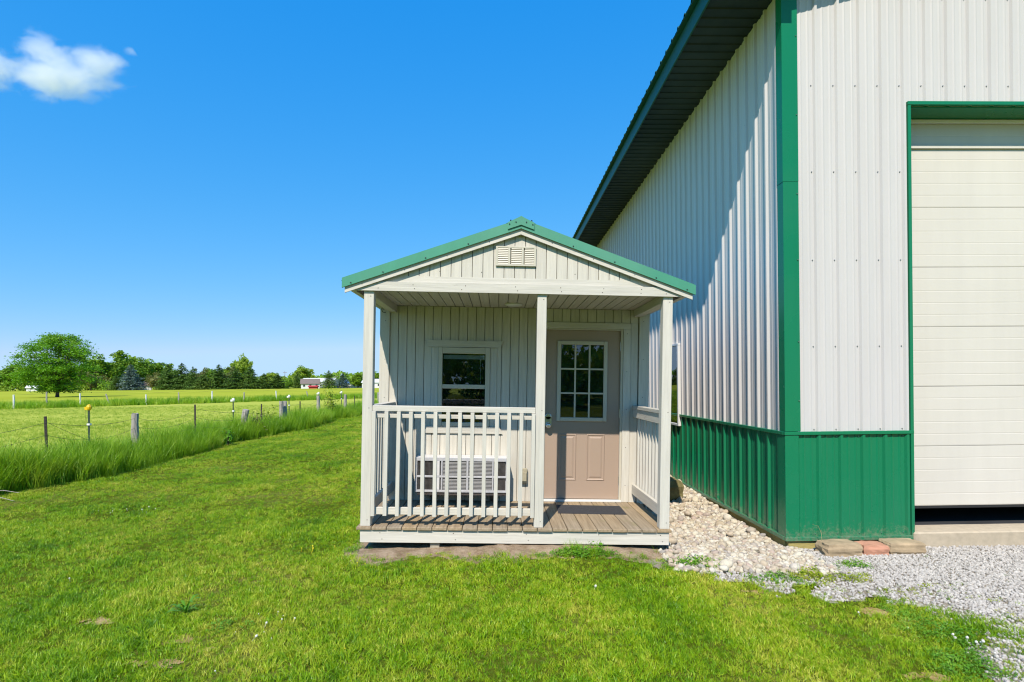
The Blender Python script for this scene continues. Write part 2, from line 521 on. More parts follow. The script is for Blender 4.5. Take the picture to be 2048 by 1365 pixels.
class MB:
    def __init__(s):
        s.v, s.f = [], []

    def box(s, x, y, z):
        i = len(s.v)
        for zz in z:
            for yy in y:
                for xx in x:
                    s.v.append((xx, yy, zz))
        for q in ((0, 2, 3, 1), (4, 5, 7, 6), (0, 1, 5, 4), (2, 6, 7, 3), (0, 4, 6, 2), (1, 3, 7, 5)):
            s.f.append(tuple(i + k for k in q))
        return s

    def prism(s, poly, axis, a, b):
        """poly of 2D points extruded along axis from a to b. axis 1: poly=(x,z); axis 0: poly=(y,z); axis 2: poly=(x,y)"""
        i, n = len(s.v), len(poly)
        for h in (a, b):
            for p in poly:
                s.v.append({0: (h, p[0], p[1]), 1: (p[0], h, p[1]), 2: (p[0], p[1], h)}[axis])
        s.f.append(tuple(range(i + n - 1, i - 1, -1)))
        s.f.append(tuple(range(i + n, i + 2 * n)))
        for k in range(n):
            k2 = (k + 1) % n
            s.f.append((i + k, i + k2, i + n + k2, i + n + k))
        return s

    def tube(s, pts, radii, n=6, caps=True):
        pts = [Vector(p) for p in pts]
        if isinstance(radii, (int, float)):
            radii = [radii] * len(pts)
        i0 = len(s.v)
        for k, p in enumerate(pts):
            d = (pts[min(k + 1, len(pts) - 1)] - pts[max(k - 1, 0)])
            d = d.normalized() if d.length > 1e-9 else Vector((0, 0, 1))
            a = Vector((1, 0, 0)) if abs(d.x) < 0.8 else Vector((0, 1, 0))
            u = d.cross(a).normalized()
            w = d.cross(u)
            for j in range(n):
                t = 2 * math.pi * j / n
                q = p + (u * math.cos(t) + w * math.sin(t)) * radii[k]
                s.v.append(tuple(q))
        for k in range(len(pts) - 1):
            for j in range(n):
                j2 = (j + 1) % n
                s.f.append((i0 + k * n + j, i0 + k * n + j2, i0 + (k + 1) * n + j2, i0 + (k + 1) * n + j))
        if caps:
            s.f.append(tuple(i0 + j for j in range(n - 1, -1, -1)))
            e = i0 + (len(pts) - 1) * n
            s.f.append(tuple(e + j for j in range(n)))
        return s

    def build(s, name, mat, parent=None, loc=(0, 0, 0), smooth=False, label=None):
        me = mesh_np(name, s.v, s.f, mat, smooth)
        bm = bmesh.new()
        bm.from_mesh(me)
        bmesh.ops.recalc_face_normals(bm, faces=bm.faces)
        bm.to_mesh(me)
        bm.free()
        o = bpy.data.objects.new(name, me)
        link(o, parent, (0, 0, 0) if parent is not None else loc)
        if parent is not None and parent.name in OFF and OFF[parent.name].length > 0:
            o.location = -OFF[parent.name]
            OFF[o.name] = Vector((0, 0, 0))
        if label: o["label"] = label
        return o


def copy_tree(o, parent=None):
    c = o.copy()
    COL.objects.link(c)
    c.parent = parent
    OFF[c.name] = OFF.get(o.name, Vector((0, 0, 0)))
    for ch in list(o.children):
        copy_tree(ch, c)
    return c


def smooth01(a, b, x):
    t = np.clip((x - a) / (b - a), 0, 1)
    return t * t * (3 - 2 * t)


def gh(x, y):
    """height of the ground: level lawn that dips a little towards the gravel beside the metal building"""
    return -0.115 * smooth01(0.2, 3.0, x) * (1 - smooth01(6.0, 10.0, y))


def vnoise(x, y, s, seed):
    """cheap smooth value noise on arrays"""
    r = np.random.default_rng(seed).random((64, 64))
    u, v = np.asarray(x) / s, np.asarray(y) / s
    i, j = np.floor(u).astype(int), np.floor(v).astype(int)
    a, b = u - i, v - j
    a, b = a * a * (3 - 2 * a), b * b * (3 - 2 * b)
    g = lambda p, q: r[p % 64, q % 64]
    return (g(i, j) * (1 - a) + g(i + 1, j) * a) * (1 - b) + (g(i, j + 1) * (1 - a) + g(i + 1, j + 1) * a) * b


# zones on the ground, as soft masks (1 inside)
def rock_mask(x, y):
    n = (vnoise(x, y, 0.35, 3) - 0.5) * 0.35
    edge = 4.62 + 0.12 * np.maximum(0, x - 2.2)            # front limit of the river rock
    return (x > 1.50 + n * .4) & (x < 3.05) & (y > edge + n) & (y < 11.5)


def drive_depth(x, y):
    n = (vnoise(x, y, 0.5, 5) - 0.5) * 0.55 + (vnoise(x, y, 0.15, 6) - 0.5) * 0.25
    lim = np.interp(y, [1.5, 3.1, 3.6, 4.1, 4.5, 4.8, 5.5], [2.9, 3.15, 3.42, 3.36, 3.18, 2.90, 2.75])
    return np.where(y < 5.7, x - lim - n, -1.0)


def drive_mask(x, y):
    return drive_depth(x, y) > 0


def margin_mask(x, y):
    """worn strip of pebbles and thin weeds between the lawn and the stones"""
    n = (vnoise(x, y, 0.32, 61) - 0.5) * 0.55 + (vnoise(x, y, 0.09, 62) - 0.5) * 0.25
    lim = np.interp(x, [1.3, 1.9, 2.4, 2.9, 3.4], [4.75, 4.50, 4.30, 4.05, 3.75])
    return (x > 1.35) & (x < 3.6) & (y > lim + n) & (y < 5.3)


def dirt_depth(x, y):
    n = (vnoise(x, y, 0.4, 8) - 0.5) * 0.30 + (vnoise(x, y, 0.12, 9) - 0.5) * 0.14
    lim = np.interp(x, [-1.6, -1.3, -0.6, -0.2, 0.3, 0.8, 1.2, 1.7], [5.2, 4.93, 4.98, 4.88, 4.97, 5.0, 4.97, 4.9])
    n2 = (vnoise(x, y, 0.22, 14) - 0.5) * 0.30
    return np.where(y < 5.6, np.minimum(np.minimum(y - lim - n, (x + 1.40 + n2) * .8), (1.80 - x) * .8), -1.0)


def dirt_mask(x, y):
    return dirt_depth(x, y) > -.03


def bare_mask(x, y):
    m = np.zeros(np.shape(x), bool)
    for cx, cy, rx, ry in ((-2.05, 3.45, .13, .06), (-1.85, 3.32, .12, .045), (-2.0, 3.15, .13, .05), (-2.75, 3.75, .12, .05),
                           (2.42, 3.02, .10, .05), (2.05, 4.25, .12, .05), (2.75, 3.9, .12, .07)):
        n = (vnoise(x, y, 0.1, 12) - 0.5) * 1.4 + (vnoise(x, y, 0.028, 13) - 0.5) * 2.4
        m |= (((x - cx) / rx) ** 2 + ((y - cy) / ry) ** 2) < 1 + n
    return m


# ------------------------------------------------------------------ ground, field, sheets
def bearing(px):
    """X per metre of Y along the sight line through picture column px"""
    t = (px - 1024) / F_PX
    return (t * math.cos(YAW) + math.sin(YAW)) / (math.cos(YAW) - t * math.sin(YAW))


def grid_mesh(name, xs, ys, mat, dz=0.0, mask=None, hf=gh):
    X, Y = np.meshgrid(xs, ys)
    Z = hf(X, Y) + dz
    V = np.stack([X, Y, Z], -1).reshape(-1, 3)
    nx, ny = len(xs), len(ys)
    F = []
    cx, cy = (xs[:-1] + xs[1:]) / 2, (ys[:-1] + ys[1:]) / 2
    CX, CY = np.meshgrid(cx, cy)
    K = np.ones_like(CX, bool) if mask is None else mask(CX, CY)
    for j in range(ny - 1):
        for i in range(nx - 1):
            if K[j, i]:
                a = j * nx + i
                F.append((a, a + 1, a + nx + 1, a + nx))
    me = mesh_np(name, V, F, mat, True)
    bm = bmesh.new()
    bm.from_mesh(me)
    bmesh.ops.delete(bm, geom=[v for v in bm.verts if not v.link_faces], context='VERTS')
    bm.to_mesh(me)
    bm.free()
    o = bpy.data.objects.new(name, me)
    COL.objects.link(o)
    return o


gx = np.concatenate([[-4000, -1500, -500, -200, -80, -30, -12], np.arange(-8, 9.1, 0.5), [15, 30, 80, 200, 500, 1500, 4000]]).astype(float)
gy = np.concatenate([[-1500, -300, -80, -20], np.arange(-6, 14.1, 0.5), [20, 30, 45, 70, 110, 200, 400, 900, 2000, 6000]]).astype(float)
tag(grid_mesh("ground", gx, gy, 'g_field'), "pale mown field grass stretching flat to the horizon", kind='structure')


def lawn_m(x, y):
    return (x > -7.25 + 0.25 * np.sin(y * 0.7)) & ~((x > 2.7) & (y > 5.3))


tag(grid_mesh("lawn", np.concatenate([np.arange(-8, 8.01, 0.25)]), np.concatenate([np.arange(-70, -6, 2.0), np.arange(-6, 16, 0.25), np.arange(16, 70, 1.0)]), 'g_lawn', 0.004, lawn_m),
    "mown green lawn around the small porch shed", kind='structure')

# hay field beyond the far fence (a diagonal line)
FA, FB = Vector((-62.0, 17.0)), Vector((2.0, 87.0))
hay = MB()
hay.v = [(-62, 19, 0.01), (8, 92, 0.01), (160, 250, 0.01), (160, 440, 0.01), (-640, 440, 0.01), (-640, -300, 0.01), (-300, -180, 0.01)]
hay.f = [tuple(range(7))]
tag(hay.build("hay_field", 'g_hay'), "yellow green hay field beyond the far fence row", kind='structure')

tag(grid_mesh("dirt_strip", np.arange(-1.7, 1.9, 0.025), np.arange(4.6, 5.7, 0.025), 'g_dirt', 0.006, dirt_mask,
              lambda x, y: gh(x, y) + 0.035 * smooth01(0.0, .30, dirt_depth(x, y)) * (0.2 + vnoise(x, y, .25, 4) + .5 * vnoise(x, y, .07, 15))),
    "bare sandy dirt strip along the front of the porch", kind='structure')
tag(grid_mesh("bare_patches", np.arange(-3.2, 3.2, 0.015), np.arange(2.8, 4.6, 0.015), 'g_bare', 0.010, bare_mask),
    "small bare soil patches in the lawn", kind='structure')
tag(grid_mesh("gravel_driveway", np.arange(1.3, 9.0, 0.04), np.arange(1.5, 5.75, 0.04), 'g_gravel', 0.009, lambda x, y: (drive_depth(x, y) > -.35) | margin_mask(x, y)),
    "grey limestone gravel driveway before the overhead door", kind='structure')
rock_bed = grid_mesh("river_rock_bed", np.arange(1.3, 3.1, 0.06), np.arange(4.3, 11.6, 0.06), 'g_gravel', 0.016, rock_mask)
tag(rock_bed, "bed of pale river rock between shed and metal building", kind='structure')

# ------------------------------------------------------------------ metal building
GX, GY = 2.92, 5.43
GW, GL = 12.2, 18.29              # width of the gable front, length of the side
DX0, DX1, DZ1 = 1.30, 5.57, 4.40  # overhead door opening
OH_E, OH_R = 0.68, 0.30           # eave and rake overhang
PITCH = 0.25
RIB = 0.2286
GB = root("metal_building", (GX, GY, 0), "tall white ribbed steel building with green wainscot and overhead door", "building")


def profile(u0, u1, first_rib):
    pts = [(u0, 0.0)]
    k = math.floor((u0 - first_rib) / RIB) - 1
    while first_rib + k * RIB < u1 + RIB:
        c = first_rib + k * RIB
        for du, h in ((-.027, 0), (-.012, .023), (.012, .023), (.027, 0), (.060, 0), (.0762, .0045), (.092, 0), (.1364, 0), (.1524, .0045), (.1684, 0)):
            if u0 + 0.002 < c + du < u1 - 0.002:
                pts.append((c + du, h))
        k += 1
    pts.append((u1, 0.0))
    pts.sort()
    return pts


def sheet(name, pts, lo, hi, mapf, mat, parent, loc=(0, 0, 0)):
    v, f = [], []
    for u, n in pts:
        v.append(mapf(u, n, lo(u)))
        v.append(mapf(u, n, hi(u)))
    for i in range(len(pts) - 1):
        f.append((2 * i, 2 * i + 2, 2 * i + 3, 2 * i + 1))
    me = mesh_np(name, v, f, mat)
    o = bpy.data.objects.new(name, me)
    return link(o, parent, loc)


def gable(x):
    return 5.66 + PITCH * min(x, GW - x)


WZ = 1.07                          # top of wainscot
front_map = lambda u, n, z: (u, -n, z)
# front: left bay, above door, right bay
cols = [(0.10, 0.70), (0.70, DX0)]
x = DX0
while x < DX1 - 0.01:
    cols.append((x, min(x + 0.9144, DX1)))
    x += 0.9144
x = DX1
while x < GW - 0.11:
    cols.append((x, min(x + 0.9144, GW - 0.10)))
    x += 0.9144
for a, b in cols:
    over = a >= DX0 - 1e-6 and b <= DX1 + 1e-6
    zlo = DZ1 if over else WZ
    pts = profile(a, b, 0.33)
    if a < GW / 2 < b:
        pts.append((GW / 2, 0.0)); pts.sort()
    sheet("wall_panel", pts, lambda u, q=zlo: q, gable, front_map, 'wall_w', GB)
    if not over:
        sheet("wainscot_panel", profile(a if a > .2 else .10, b, 0.33), lambda u: -0.01, lambda u: WZ - 0.02, lambda u, n, z: (u, -n - 0.004, z), 'wall_g', GB)
# left side (the one in view), then the far side and the back
side_map = lambda u, n, z: (-n, u, z)
first = firstg = None
npan = int(GL / 0.9144)
for i in range(npan):
    if first is None:
        first = sheet("wall_panel", profile(0, .9144, 0.115), lambda u: WZ, lambda u: 5.64, side_map, 'wall_w', GB)
        firstg = sheet("wainscot_panel", profile(0, .9144, 0.115), lambda u: -0.01, lambda u: WZ - 0.02, lambda u, n, z: (-n - 0.004, u, z), 'wall_g', GB)
    else:
        for src in (first, firstg):
            c = src.copy(); COL.objects.link(c); c.location = (0, i * .9144, 0)
for i in range(npan):
    for lo_, hi_, mm, nm in ((WZ, 5.64, 'wall_w', "wall_panel"), (-0.01, WZ - .02, 'wall_g', "wainscot_panel")):
        if i == 0:
            o = sheet(nm, profile(0, .9144, 0.115), lambda u, q=lo_: q, lambda u, q=hi_: q, lambda u, n, z: (GW + n, u, z), mm, GB)
            if nm == "wall_panel": fa = o
            else: fb = o
    if i:
        for src in (fa, fb):
            c = src.copy(); COL.objects.link(c); c.location = (0, i * .9144, 0)
bp = MB()
bp.prism([(0, -0.01), (GW, -0.01), (GW, 5.64), (GW / 2, 5.64 + PITCH * GW / 2), (0, 5.64)], 1, GL, GL + 0.03)
bp.build("back_wall", 'wall_w', GB)
# trims
def lstrip(name, z, mat, w, d, out=0.024):
    """L-shaped corner trim wrapping the visible corner"""
    m = MB()
    m.prism([(-out, -out), (w, -out), (w, -out + .012), (-out + .012, -out + .012), (-out + .012, d), (-out, d)], 2, z[0], z[1])
    return m.build(name, mat, GB)
lstrip("corner_trim", (WZ + 0.02, 3.62), 'wall_g', 0.135, 0.085)
lstrip("corner_trim", (3.623, 5.60), 'wall_g', 0.135, 0.085, 0.0265)
lstrip("corner_trim", (-0.01, WZ - 0.02), 'wall_g', 0.11, 0.10, 0.0285)
for a, b in ((-0.034, DX0), (DX1, GW + .03)):
    box("wainscot_trim", (a, b), (-0.036, 0.0), (WZ - 0.018, WZ + 0.016), 'wall_g', GB)
    box("base_trim", (a, b), (-0.038, 0.0), (-0.022, 0.018), 'wall_g', GB)
    box("skirt_board", (a + .04, b), (-0.012, 0.03), (-0.28, -0.024), 'skirt', GB)
box("wainscot_trim", (-0.037, 0.0), (-0.0, GL), (WZ - 0.0175, WZ + 0.0165), 'wall_g', GB)
box("base_trim", (-0.039, 0.0), (-0.0, GL), (-0.0215, 0.0185), 'wall_g', GB)
box("skirt_board", (-0.012, 0.03), (0.032, GL), (-0.28, -0.025), 'skirt', GB)
# screws: small, many -> one part per wall
def screws(name, pts, mat):
    m = MB()
    for p, nrm in pts:
        n = Vector(nrm)
        m.tube([Vector(p), Vector(p) + n * 0.003, Vector(p) + n * 0.0032, Vector(p) + n * 0.009], [.007, .007, .0045, .004], 6)
    o = m.build(name, mat, GB)
    o["kind"] = "stuff"
pf, pfg, ps, psg = [], [], [], []
for k in range(-1, 24):
    xx = 0.33 + k * RIB - 0.045
    if 0.14 < xx < DX1:
        for z in (1.105, 1.95, 2.83, 3.73, 4.61, 5.5, 6.2):
            if (xx < DX0 or z > DZ1 + .05) and z < gable(xx) - .1:
                pf.append(((xx, 0, z), (0, -1, 0)))
        if xx < DX0:
            pfg.append(((xx, -.004, 0.045), (0, -1, 0)))
            pfg.append(((xx, -.004, 1.03), (0, -1, 0)))
for z in (1.4, 2.0, 2.83, 3.5, 4.3, 5.1):
    pfg.append(((0.12, -.0265, z), (0, -1, 0)))
for k in range(80):
    yy = 0.115 + k * RIB
    for z in (1.105, 1.95, 2.83, 3.73, 4.61):
        ps.append(((0, yy + .045, z), (-1, 0, 0)))
    psg.append(((-.004, yy + .045, .045), (-1, 0, 0)))
screws("front_screws", pf, 'screw'); screws("front_green_screws", pfg, 'screw_g')
screws("side_screws", ps, 'screw'); screws("side_green_screws", psg, 'screw_g')
# eave soffit pieces, fascia, rake
SZ = 5.60
y = -OH_R
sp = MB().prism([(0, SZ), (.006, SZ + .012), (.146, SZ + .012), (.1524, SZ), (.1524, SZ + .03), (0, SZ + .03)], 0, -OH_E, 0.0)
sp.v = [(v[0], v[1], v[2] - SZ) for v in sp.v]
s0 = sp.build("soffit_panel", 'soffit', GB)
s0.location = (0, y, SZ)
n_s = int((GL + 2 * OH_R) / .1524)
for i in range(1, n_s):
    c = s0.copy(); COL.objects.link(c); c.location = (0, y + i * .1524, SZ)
box("fascia", (-OH_E - 0.022, -OH_E - 0.001), (-OH_R - .02, GL + OH_R), (SZ - 0.03, SZ + 0.170), 'roof_g', GB)
box("drip_edge", (-OH_E - 0.078, -OH_E - 0.0225), (-OH_R - .03, GL + OH_R), (SZ + 0.172, SZ + 0.178), 'roof_g', GB)
roof_z = lambda x: SZ + 0.195 + PITCH * (x + OH_E + 0.04)
rk = MB()
rk.prism([(-OH_E - .02, SZ - .029), (0.0, SZ - .029), (0.001, SZ + .10), (GW / 2, SZ + .10 + PITCH * GW / 2), (GW / 2, roof_z(GW / 2) - .004), (-OH_E - .02, roof_z(-OH_E - .02) - .004)], 1, -OH_R - .02, -OH_R - .001)
rk.build("rake_fascia", 'wall_g', GB)
rk = MB()
rk.prism([(GW, SZ + .10), (GW + OH_E, SZ - .03), (GW + OH_E, SZ + .19), (GW / 2 + .001, roof_z(GW / 2) - .004), (GW / 2 + .001, SZ + .10 + PITCH * GW / 2)], 1, -OH_R - .02, -OH_R - .001)
rk.build("rake_fascia", 'wall_g', GB)
for sgn in (0, 1):
    m = MB()
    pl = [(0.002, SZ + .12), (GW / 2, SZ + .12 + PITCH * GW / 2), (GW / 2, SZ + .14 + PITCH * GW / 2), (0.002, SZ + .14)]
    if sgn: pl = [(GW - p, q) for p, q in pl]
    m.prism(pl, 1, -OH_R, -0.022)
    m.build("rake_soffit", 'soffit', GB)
# roof panels, ribs running up the slope
half = GW / 2
def roof_map(sgn):
    def f(u, n, t):
        xx = -OH_E - 0.082 + t
        z = roof_z(xx) + n * 1.3
        return (xx if sgn == 0 else GW - xx, u, z)
    return f
for sgn in (0, 1):
    base = None
    i = 0
    yy = -OH_R - .03
    while yy < GL + OH_R:
        if base is None:
            base = sheet("roof_panel", profile(0, .9144, 0.115), lambda u: 0.0, lambda u: half + OH_E + .082, roof_map(sgn), 'roof_g', GB, (0, yy, 0))
        else:
            c = base.copy(); COL.objects.link(c); c.location = (0, yy, 0)
        yy += .9144
m = MB()
m.prism([(half - .25, roof_z(half - .25) + .03), (half, roof_z(half) + .04), (half + .25, roof_z(half - .25) + .03), (half + .25, roof_z(half - .25) + .01), (half, roof_z(half) + .02), (half - .25, roof_z(half - .25) + .01)], 1, -OH_R - .04, GL + OH_R)
m.build("ridge_cap", 'wall_g', GB)
# overhead door
RC = 0.25
zb = 0.25
SH = 0.639
dr = MB()
od = box("overhead_door", (DX0 + .005, DX1 - .005), (RC + .045, RC + .06), (zb, zb + 7 * SH), 'ohd', GB, 0)
sec = MB()
prof = [(0.0, 0.0)]
poly = [(0.045, 0.0012), (0.003, 0.0012)]
for k in range(5):
    a = 0.0012 + k * (SH - .0024) / 5
    b2 = 0.0012 + (k + 1) * (SH - .0024) / 5
    poly += [(0.0, a + .010), (0.0, b2 - .005), (0.0016, b2 - .001)]
poly += [(0.045, SH - .0012)]
sec.prism([(p[0], p[1]) for p in poly], 0, DX0 + .006, DX1 - .006)
sme = mesh_np("door_section", sec.v, sec.f, 'ohd')
for k in range(7):
    o = bpy.data.objects.new("door_section", sme)
    link(o, od, (0, RC, zb + k * SH))
box("bottom_seal", (DX0 + .01, DX1 - .01), (RC + .005, RC + .04), (zb - .03, zb), 'black', od)
box("section_strut", (DX0 + .01, DX1 - .01), (RC - .022, RC - .001), (zb + 6 * SH - .012, zb + 6 * SH + .026), 'ohd', od)
box("top_seal", (DX0 + .01, DX1 - .01), (RC - .03, RC - .002), (DZ1 - .060, DZ1 - .022), 'white', GB)
# door surround
box("door_jamb", (DX0 - .032, DX0), (-.034, RC + .06), (-.02, DZ1 + .0), 'wall_g', GB)
box("door_jamb", (DX1, DX1 + .032), (-.034, RC + .06), (-.02, DZ1 + .0), 'wall_g', GB)
box("door_header", (DX0 - .034, DX1 + .034), (-.036, RC + .06), (DZ1 + .002, DZ1 + .040), 'wall_g', GB)
box("header_lining", (DX0, DX1), (0.0, RC - .001), (DZ1 - .016, DZ1 + .001), 'wall_g', GB)
box("concrete_sill", (DX0 - .02, DX1 + .02), (-.05, RC - .005), (-.25, 0.050), 'concrete', GB, 0.012)
box("floor_slab", (0.05, GW - .05), (RC + .0, GL - .01), (-.25, 0.035), 'darkfloor', GB, 0)
# window in the side wall
wy0, wy1, wz0, wz1 = 3.19, 4.10, 0.93, 2.19
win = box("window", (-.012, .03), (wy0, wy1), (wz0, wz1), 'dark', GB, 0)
for nm, yy_, zz_ in (("frame", (wy0 - .03, wy0 + .022), (wz0, wz1)), ("frame", (wy1 - .022, wy1 + .03), (wz0, wz1)),
                     ("frame", (wy0 - .032, wy1 + .032), (wz1, wz1 + .035)), ("frame", (wy0 - .032, wy1 + .032), (wz0 - .035, wz0))):
    box(nm, (-.052, -.0), yy_, zz_, 'white', win)
box("pane", (-.030, -.024), (wy0 + .022, wy1 - .022), (wz0, wz1), 'glass', win, 0)

# ------------------------------------------------------------------ porch shed
SX, SY, SZ0, TILT = 0.15, 5.19, 0.215, 0.026
SH_ = root("porch_shed", (SX, SY, SZ0), "small cream shed with railed front porch and teal metal roof", "shed", rot=(0, TILT, 0))
PD = 1.20                          # porch depth
LEN = 4.88
WX = 1.58                          # half width of the walls
TOPZ = 2.285
random.seed(5)
# floor frame and deck
box("rim_board", (-1.49, 1.485), (0.0, 0.04), (-.155, -.030), 'trim_x', SH_)
for s in (-1, 1):
    a = (-1.49, -1.452) if s < 0 else (1.447, 1.485)
    box("rim_board", a, (0.041, PD), (-.156, -.0305), 'trim_y', SH_)
nb = 21
pitch = 3.03 / nb
for i in range(nb):
    x0 = -1.522 + i * pitch
    j = random.uniform(-.006, .004)
    o = box("deck_board", (x0, x0 + pitch - .006), (-.022 + j, PD - .002 + j), (-.0295, -.0005), 'deck', SH_, .004)
    o.rotation_euler = (random.uniform(-.001, .001), random.uniform(-.006, .006), random.uniform(-.0008, .0008))
for xx in (-.785, .75):
    box("footing_block", (xx - .04, xx + .05), (.03, .25), (-.24, -.156), 'block', SH_, .006)
for yy in (.6, 1.15):
    box("joist", (-1.45, 1.445), (yy, yy + .04), (-.155, -.031), 'skirt', SH_)
# posts
for x0, x1 in ((-1.49, -1.395), (.172, .262), (1.392, 1.487)):
    box("post", (x0, x1), (0.004, 0.096), (0.0, 2.262), 'trim_z', SH_, .004)
# front rail
box("top_rail", (-1.394, .171), (.008, .090), (1.100, 1.155), 'trim_x', SH_, .004)
box("upper_rail", (-1.394, .171), (.024, .060), (1.036, 1.076), 'trim_x', SH_)
box("lower_rail", (-1.394, .171), (.024, .060), (.108, .176), 'trim_x', SH_)
for i in range(14):
    cx = -1.374 + i * .1174
    o = box("baluster", (cx - .018, cx + .018), (-.014, .0235), (.102 + random.uniform(-.004, .004), 1.099), 'trim_z', SH_, .002)
    o.rotation_euler = (0, random.uniform(-.004, .004), 0)
# side rails
for s in (-1, 1):
    q = lambda a, b: (a, b) if s > 0 else (-b, -a)
    box("top_rail", q(1.40, 1.485), (.097, PD - .001), (1.112, 1.150), 'trim_y', SH_)
    box("upper_rail", q(1.412, 1.450), (.097, PD - .001), (1.010, 1.1115), 'trim_y', SH_)
    box("lower_rail", q(1.412, 1.450), (.097, PD - .001), (.10, .215), 'trim_y', SH_)
    for i in range(9):
        cy = .155 + i * .121
        box("baluster", q(1.4505, 1.486), (cy - .018, cy + .018), (.09, 1.11), 'trim_z', SH_, .002)
# walls: sheathing with openings, then planks with open grooves
DOX0, DOX1, DOZ1 = .335, 1.285, 2.055
WIX0, WIX1, WIZ0, WIZ1 = -.905, -.295, .875, 1.775
YB0, YB1 = PD + .012, PD + .09
for xa, za in (((-WX + .012, WIX0), (-.155, 2.28)), ((WIX1, DOX0), (-.155, 2.28)), ((DOX1, WX - .012), (-.155, 2.28)),
               ((WIX0, WIX1), (-.155, WIZ0)), ((WIX0, WIX1), (WIZ1, 2.28)), ((DOX0, DOX1), (DOZ1, 2.28)), ((DOX0, DOX1), (-.155, -.002))):
    box("wall_sheathing", xa, (YB0, YB1), za, 'back', SH_, 0)
box("wall_sheathing", (-WX + .012, -WX + .09), (YB1, LEN - .013), (-.155, 2.28), 'back', SH_, 0)
box("wall_sheathing", (WX - .09, WX - .012), (YB1, LEN - .013), (-.155, 2.28), 'back', SH_, 0)
box("wall_sheathing", (-WX + .0905, WX - .0905), (LEN - .09, LEN - .013), (-.155, 2.28), 'back', SH_, 0)
box("floor", (-WX + .0905, WX - .0905), (YB1, LEN - .0905), (-.12, -.02), 'back', SH_, 0)
box("inner_ceiling", (-WX + .0905, WX - .0905), (YB1, LEN - .0905), (2.2, 2.28), 'back', SH_, 0)
PP = .1016
CXL, CXR = -.985, -.215            # casing of the window
def cuts(a, b):
    """z spans of a plank between a and b in x, leaving out the window casing and the door"""
    if b > CXL and a < CXR:
        return [(-.02, .79), (1.884, TOPZ - .002)]
    if b > DOX0 - .085 and a < DOX1 + .09:
        return [(2.128, TOPZ - .002)]
    return [(-.02, TOPZ - .002)]
n = int(2 * (WX - .10) / PP)
for i in range(n + 1):
    a = -WX + .102 + i * PP
    b = min(a + PP - .0065, WX - .112)
    if b - a < .02: continue
    # a plank that only clips the opening is cut to it
    segs = cuts(a, b)
    for z0, z1 in segs:
        box("siding_plank", (a, b), (PD, YB0 - .0005), (z0, z1), 'siding', SH_, .0018)
    if len(segs) == 2 and a < CXL < b:
        box("siding_plank", (a, CXL - .001), (PD, YB0 - .0005), (.791, 1.883), 'siding', SH_, .0018)
    if len(segs) == 2 and a < CXR < b:
        box("siding_plank", (CXR + .001, b), (PD, YB0 - .0005), (.791, 1.883), 'siding', SH_, .0018)
    if a < DOX0 - .085 < b:
        box("siding_plank", (a, DOX0 - .086), (PD, YB0 - .0005), (-.02, 2.1275), 'siding', SH_, .0018)
    if a < DOX1 + .09 < b:
        box("siding_plank", (DOX1 + .091, b), (PD, YB0 - .0005), (-.02, 2.1275), 'siding', SH_, .0018)
for s in (-1, 1):
    q = lambda a, b: (a, b) if s > 0 else (-b, -a)
    k = 0
    yy = PD + .09
    while yy < LEN - .12:
        box("siding_plank", q(WX - .0115, WX), (yy, yy + PP - .0065), (-.155, TOPZ), 'siding', SH_, .0018)
        yy += PP
    w = .10 if s < 0 else .11
    box("corner_board", q(WX - w, WX + .010), (PD - .018, PD - .0005), (-.02, TOPZ - .003), 'trim_z', SH_)
    box("corner_board", q(WX + .0005, WX + .018), (PD + .0, PD + .088), (-.155, TOPZ - .003), 'trim_z', SH_)
yy = -WX + .05
while yy < WX - .06:
    box("siding_plank", (yy, yy + PP - .0065), (LEN - .0125, LEN), (-.155, TOPZ), 'siding', SH_, .0018)
    yy += PP
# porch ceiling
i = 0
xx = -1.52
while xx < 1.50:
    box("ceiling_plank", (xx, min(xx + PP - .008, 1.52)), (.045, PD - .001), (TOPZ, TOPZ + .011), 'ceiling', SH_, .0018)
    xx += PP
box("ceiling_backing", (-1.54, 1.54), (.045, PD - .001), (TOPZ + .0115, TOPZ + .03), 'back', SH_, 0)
# header, gable, rake
RS = .355
ridge = 2.957
rz = lambda x: ridge - RS * abs(x)
m = MB()
he = 1.665
m.prism([(-he, 2.250), (he, 2.250), (he, 2.262), (1.45, 2.338), (-1.45, 2.338), (-he, 2.262)], 1, -.020, .003)
m.build("header_board", 'trim_x', SH_)
box("porch_beam", (-1.49, 1.49), (.0035, .044), (2.2625, 2.40), 'trim_x', SH_)
for s in (-1, 1):
    q = lambda a, b: (a, b) if s > 0 else (-b, -a)
    box("porch_beam", q(1.40, 1.488), (.0445, PD - .019), (2.2, TOPZ - .001), 'trim_y', SH_)
xx = -1.5748
while xx < 1.57:
    a, b = xx, xx + PP - .0065
    tops = [rz(t) - .150 for t in (a, b)]
    if max(tops) > 2.345:
        pl = [(a, 2.339), (b, 2.339)]
        if b > 0 > a: pl += [(b, max(2.34, rz(b) - .13)), (0, rz(0) - .13), (a, rz(a) - .13)]
        else: pl += [(b, max(2.3395, rz(b) - .13)), (a, max(2.3395, rz(a) - .13))]
        m = MB().prism(pl, 1, .004, .016)
        m.build("gable_plank", 'siding', SH_)
    xx += PP
m = MB().prism([(-1.62, 2.341), (1.62, 2.341), (0, rz(0) - .10)], 1, .017, .043)
m.build("gable_sheathing", 'back', SH_)
m = MB().prism([(-WX, 2.282), (WX, 2.282), (WX, rz(WX) - .06), (0, rz(0) - .06), (-WX, rz(WX) - .06)], 1, LEN - .03, LEN - .001)
m.build("rear_gable", 'siding', SH_)
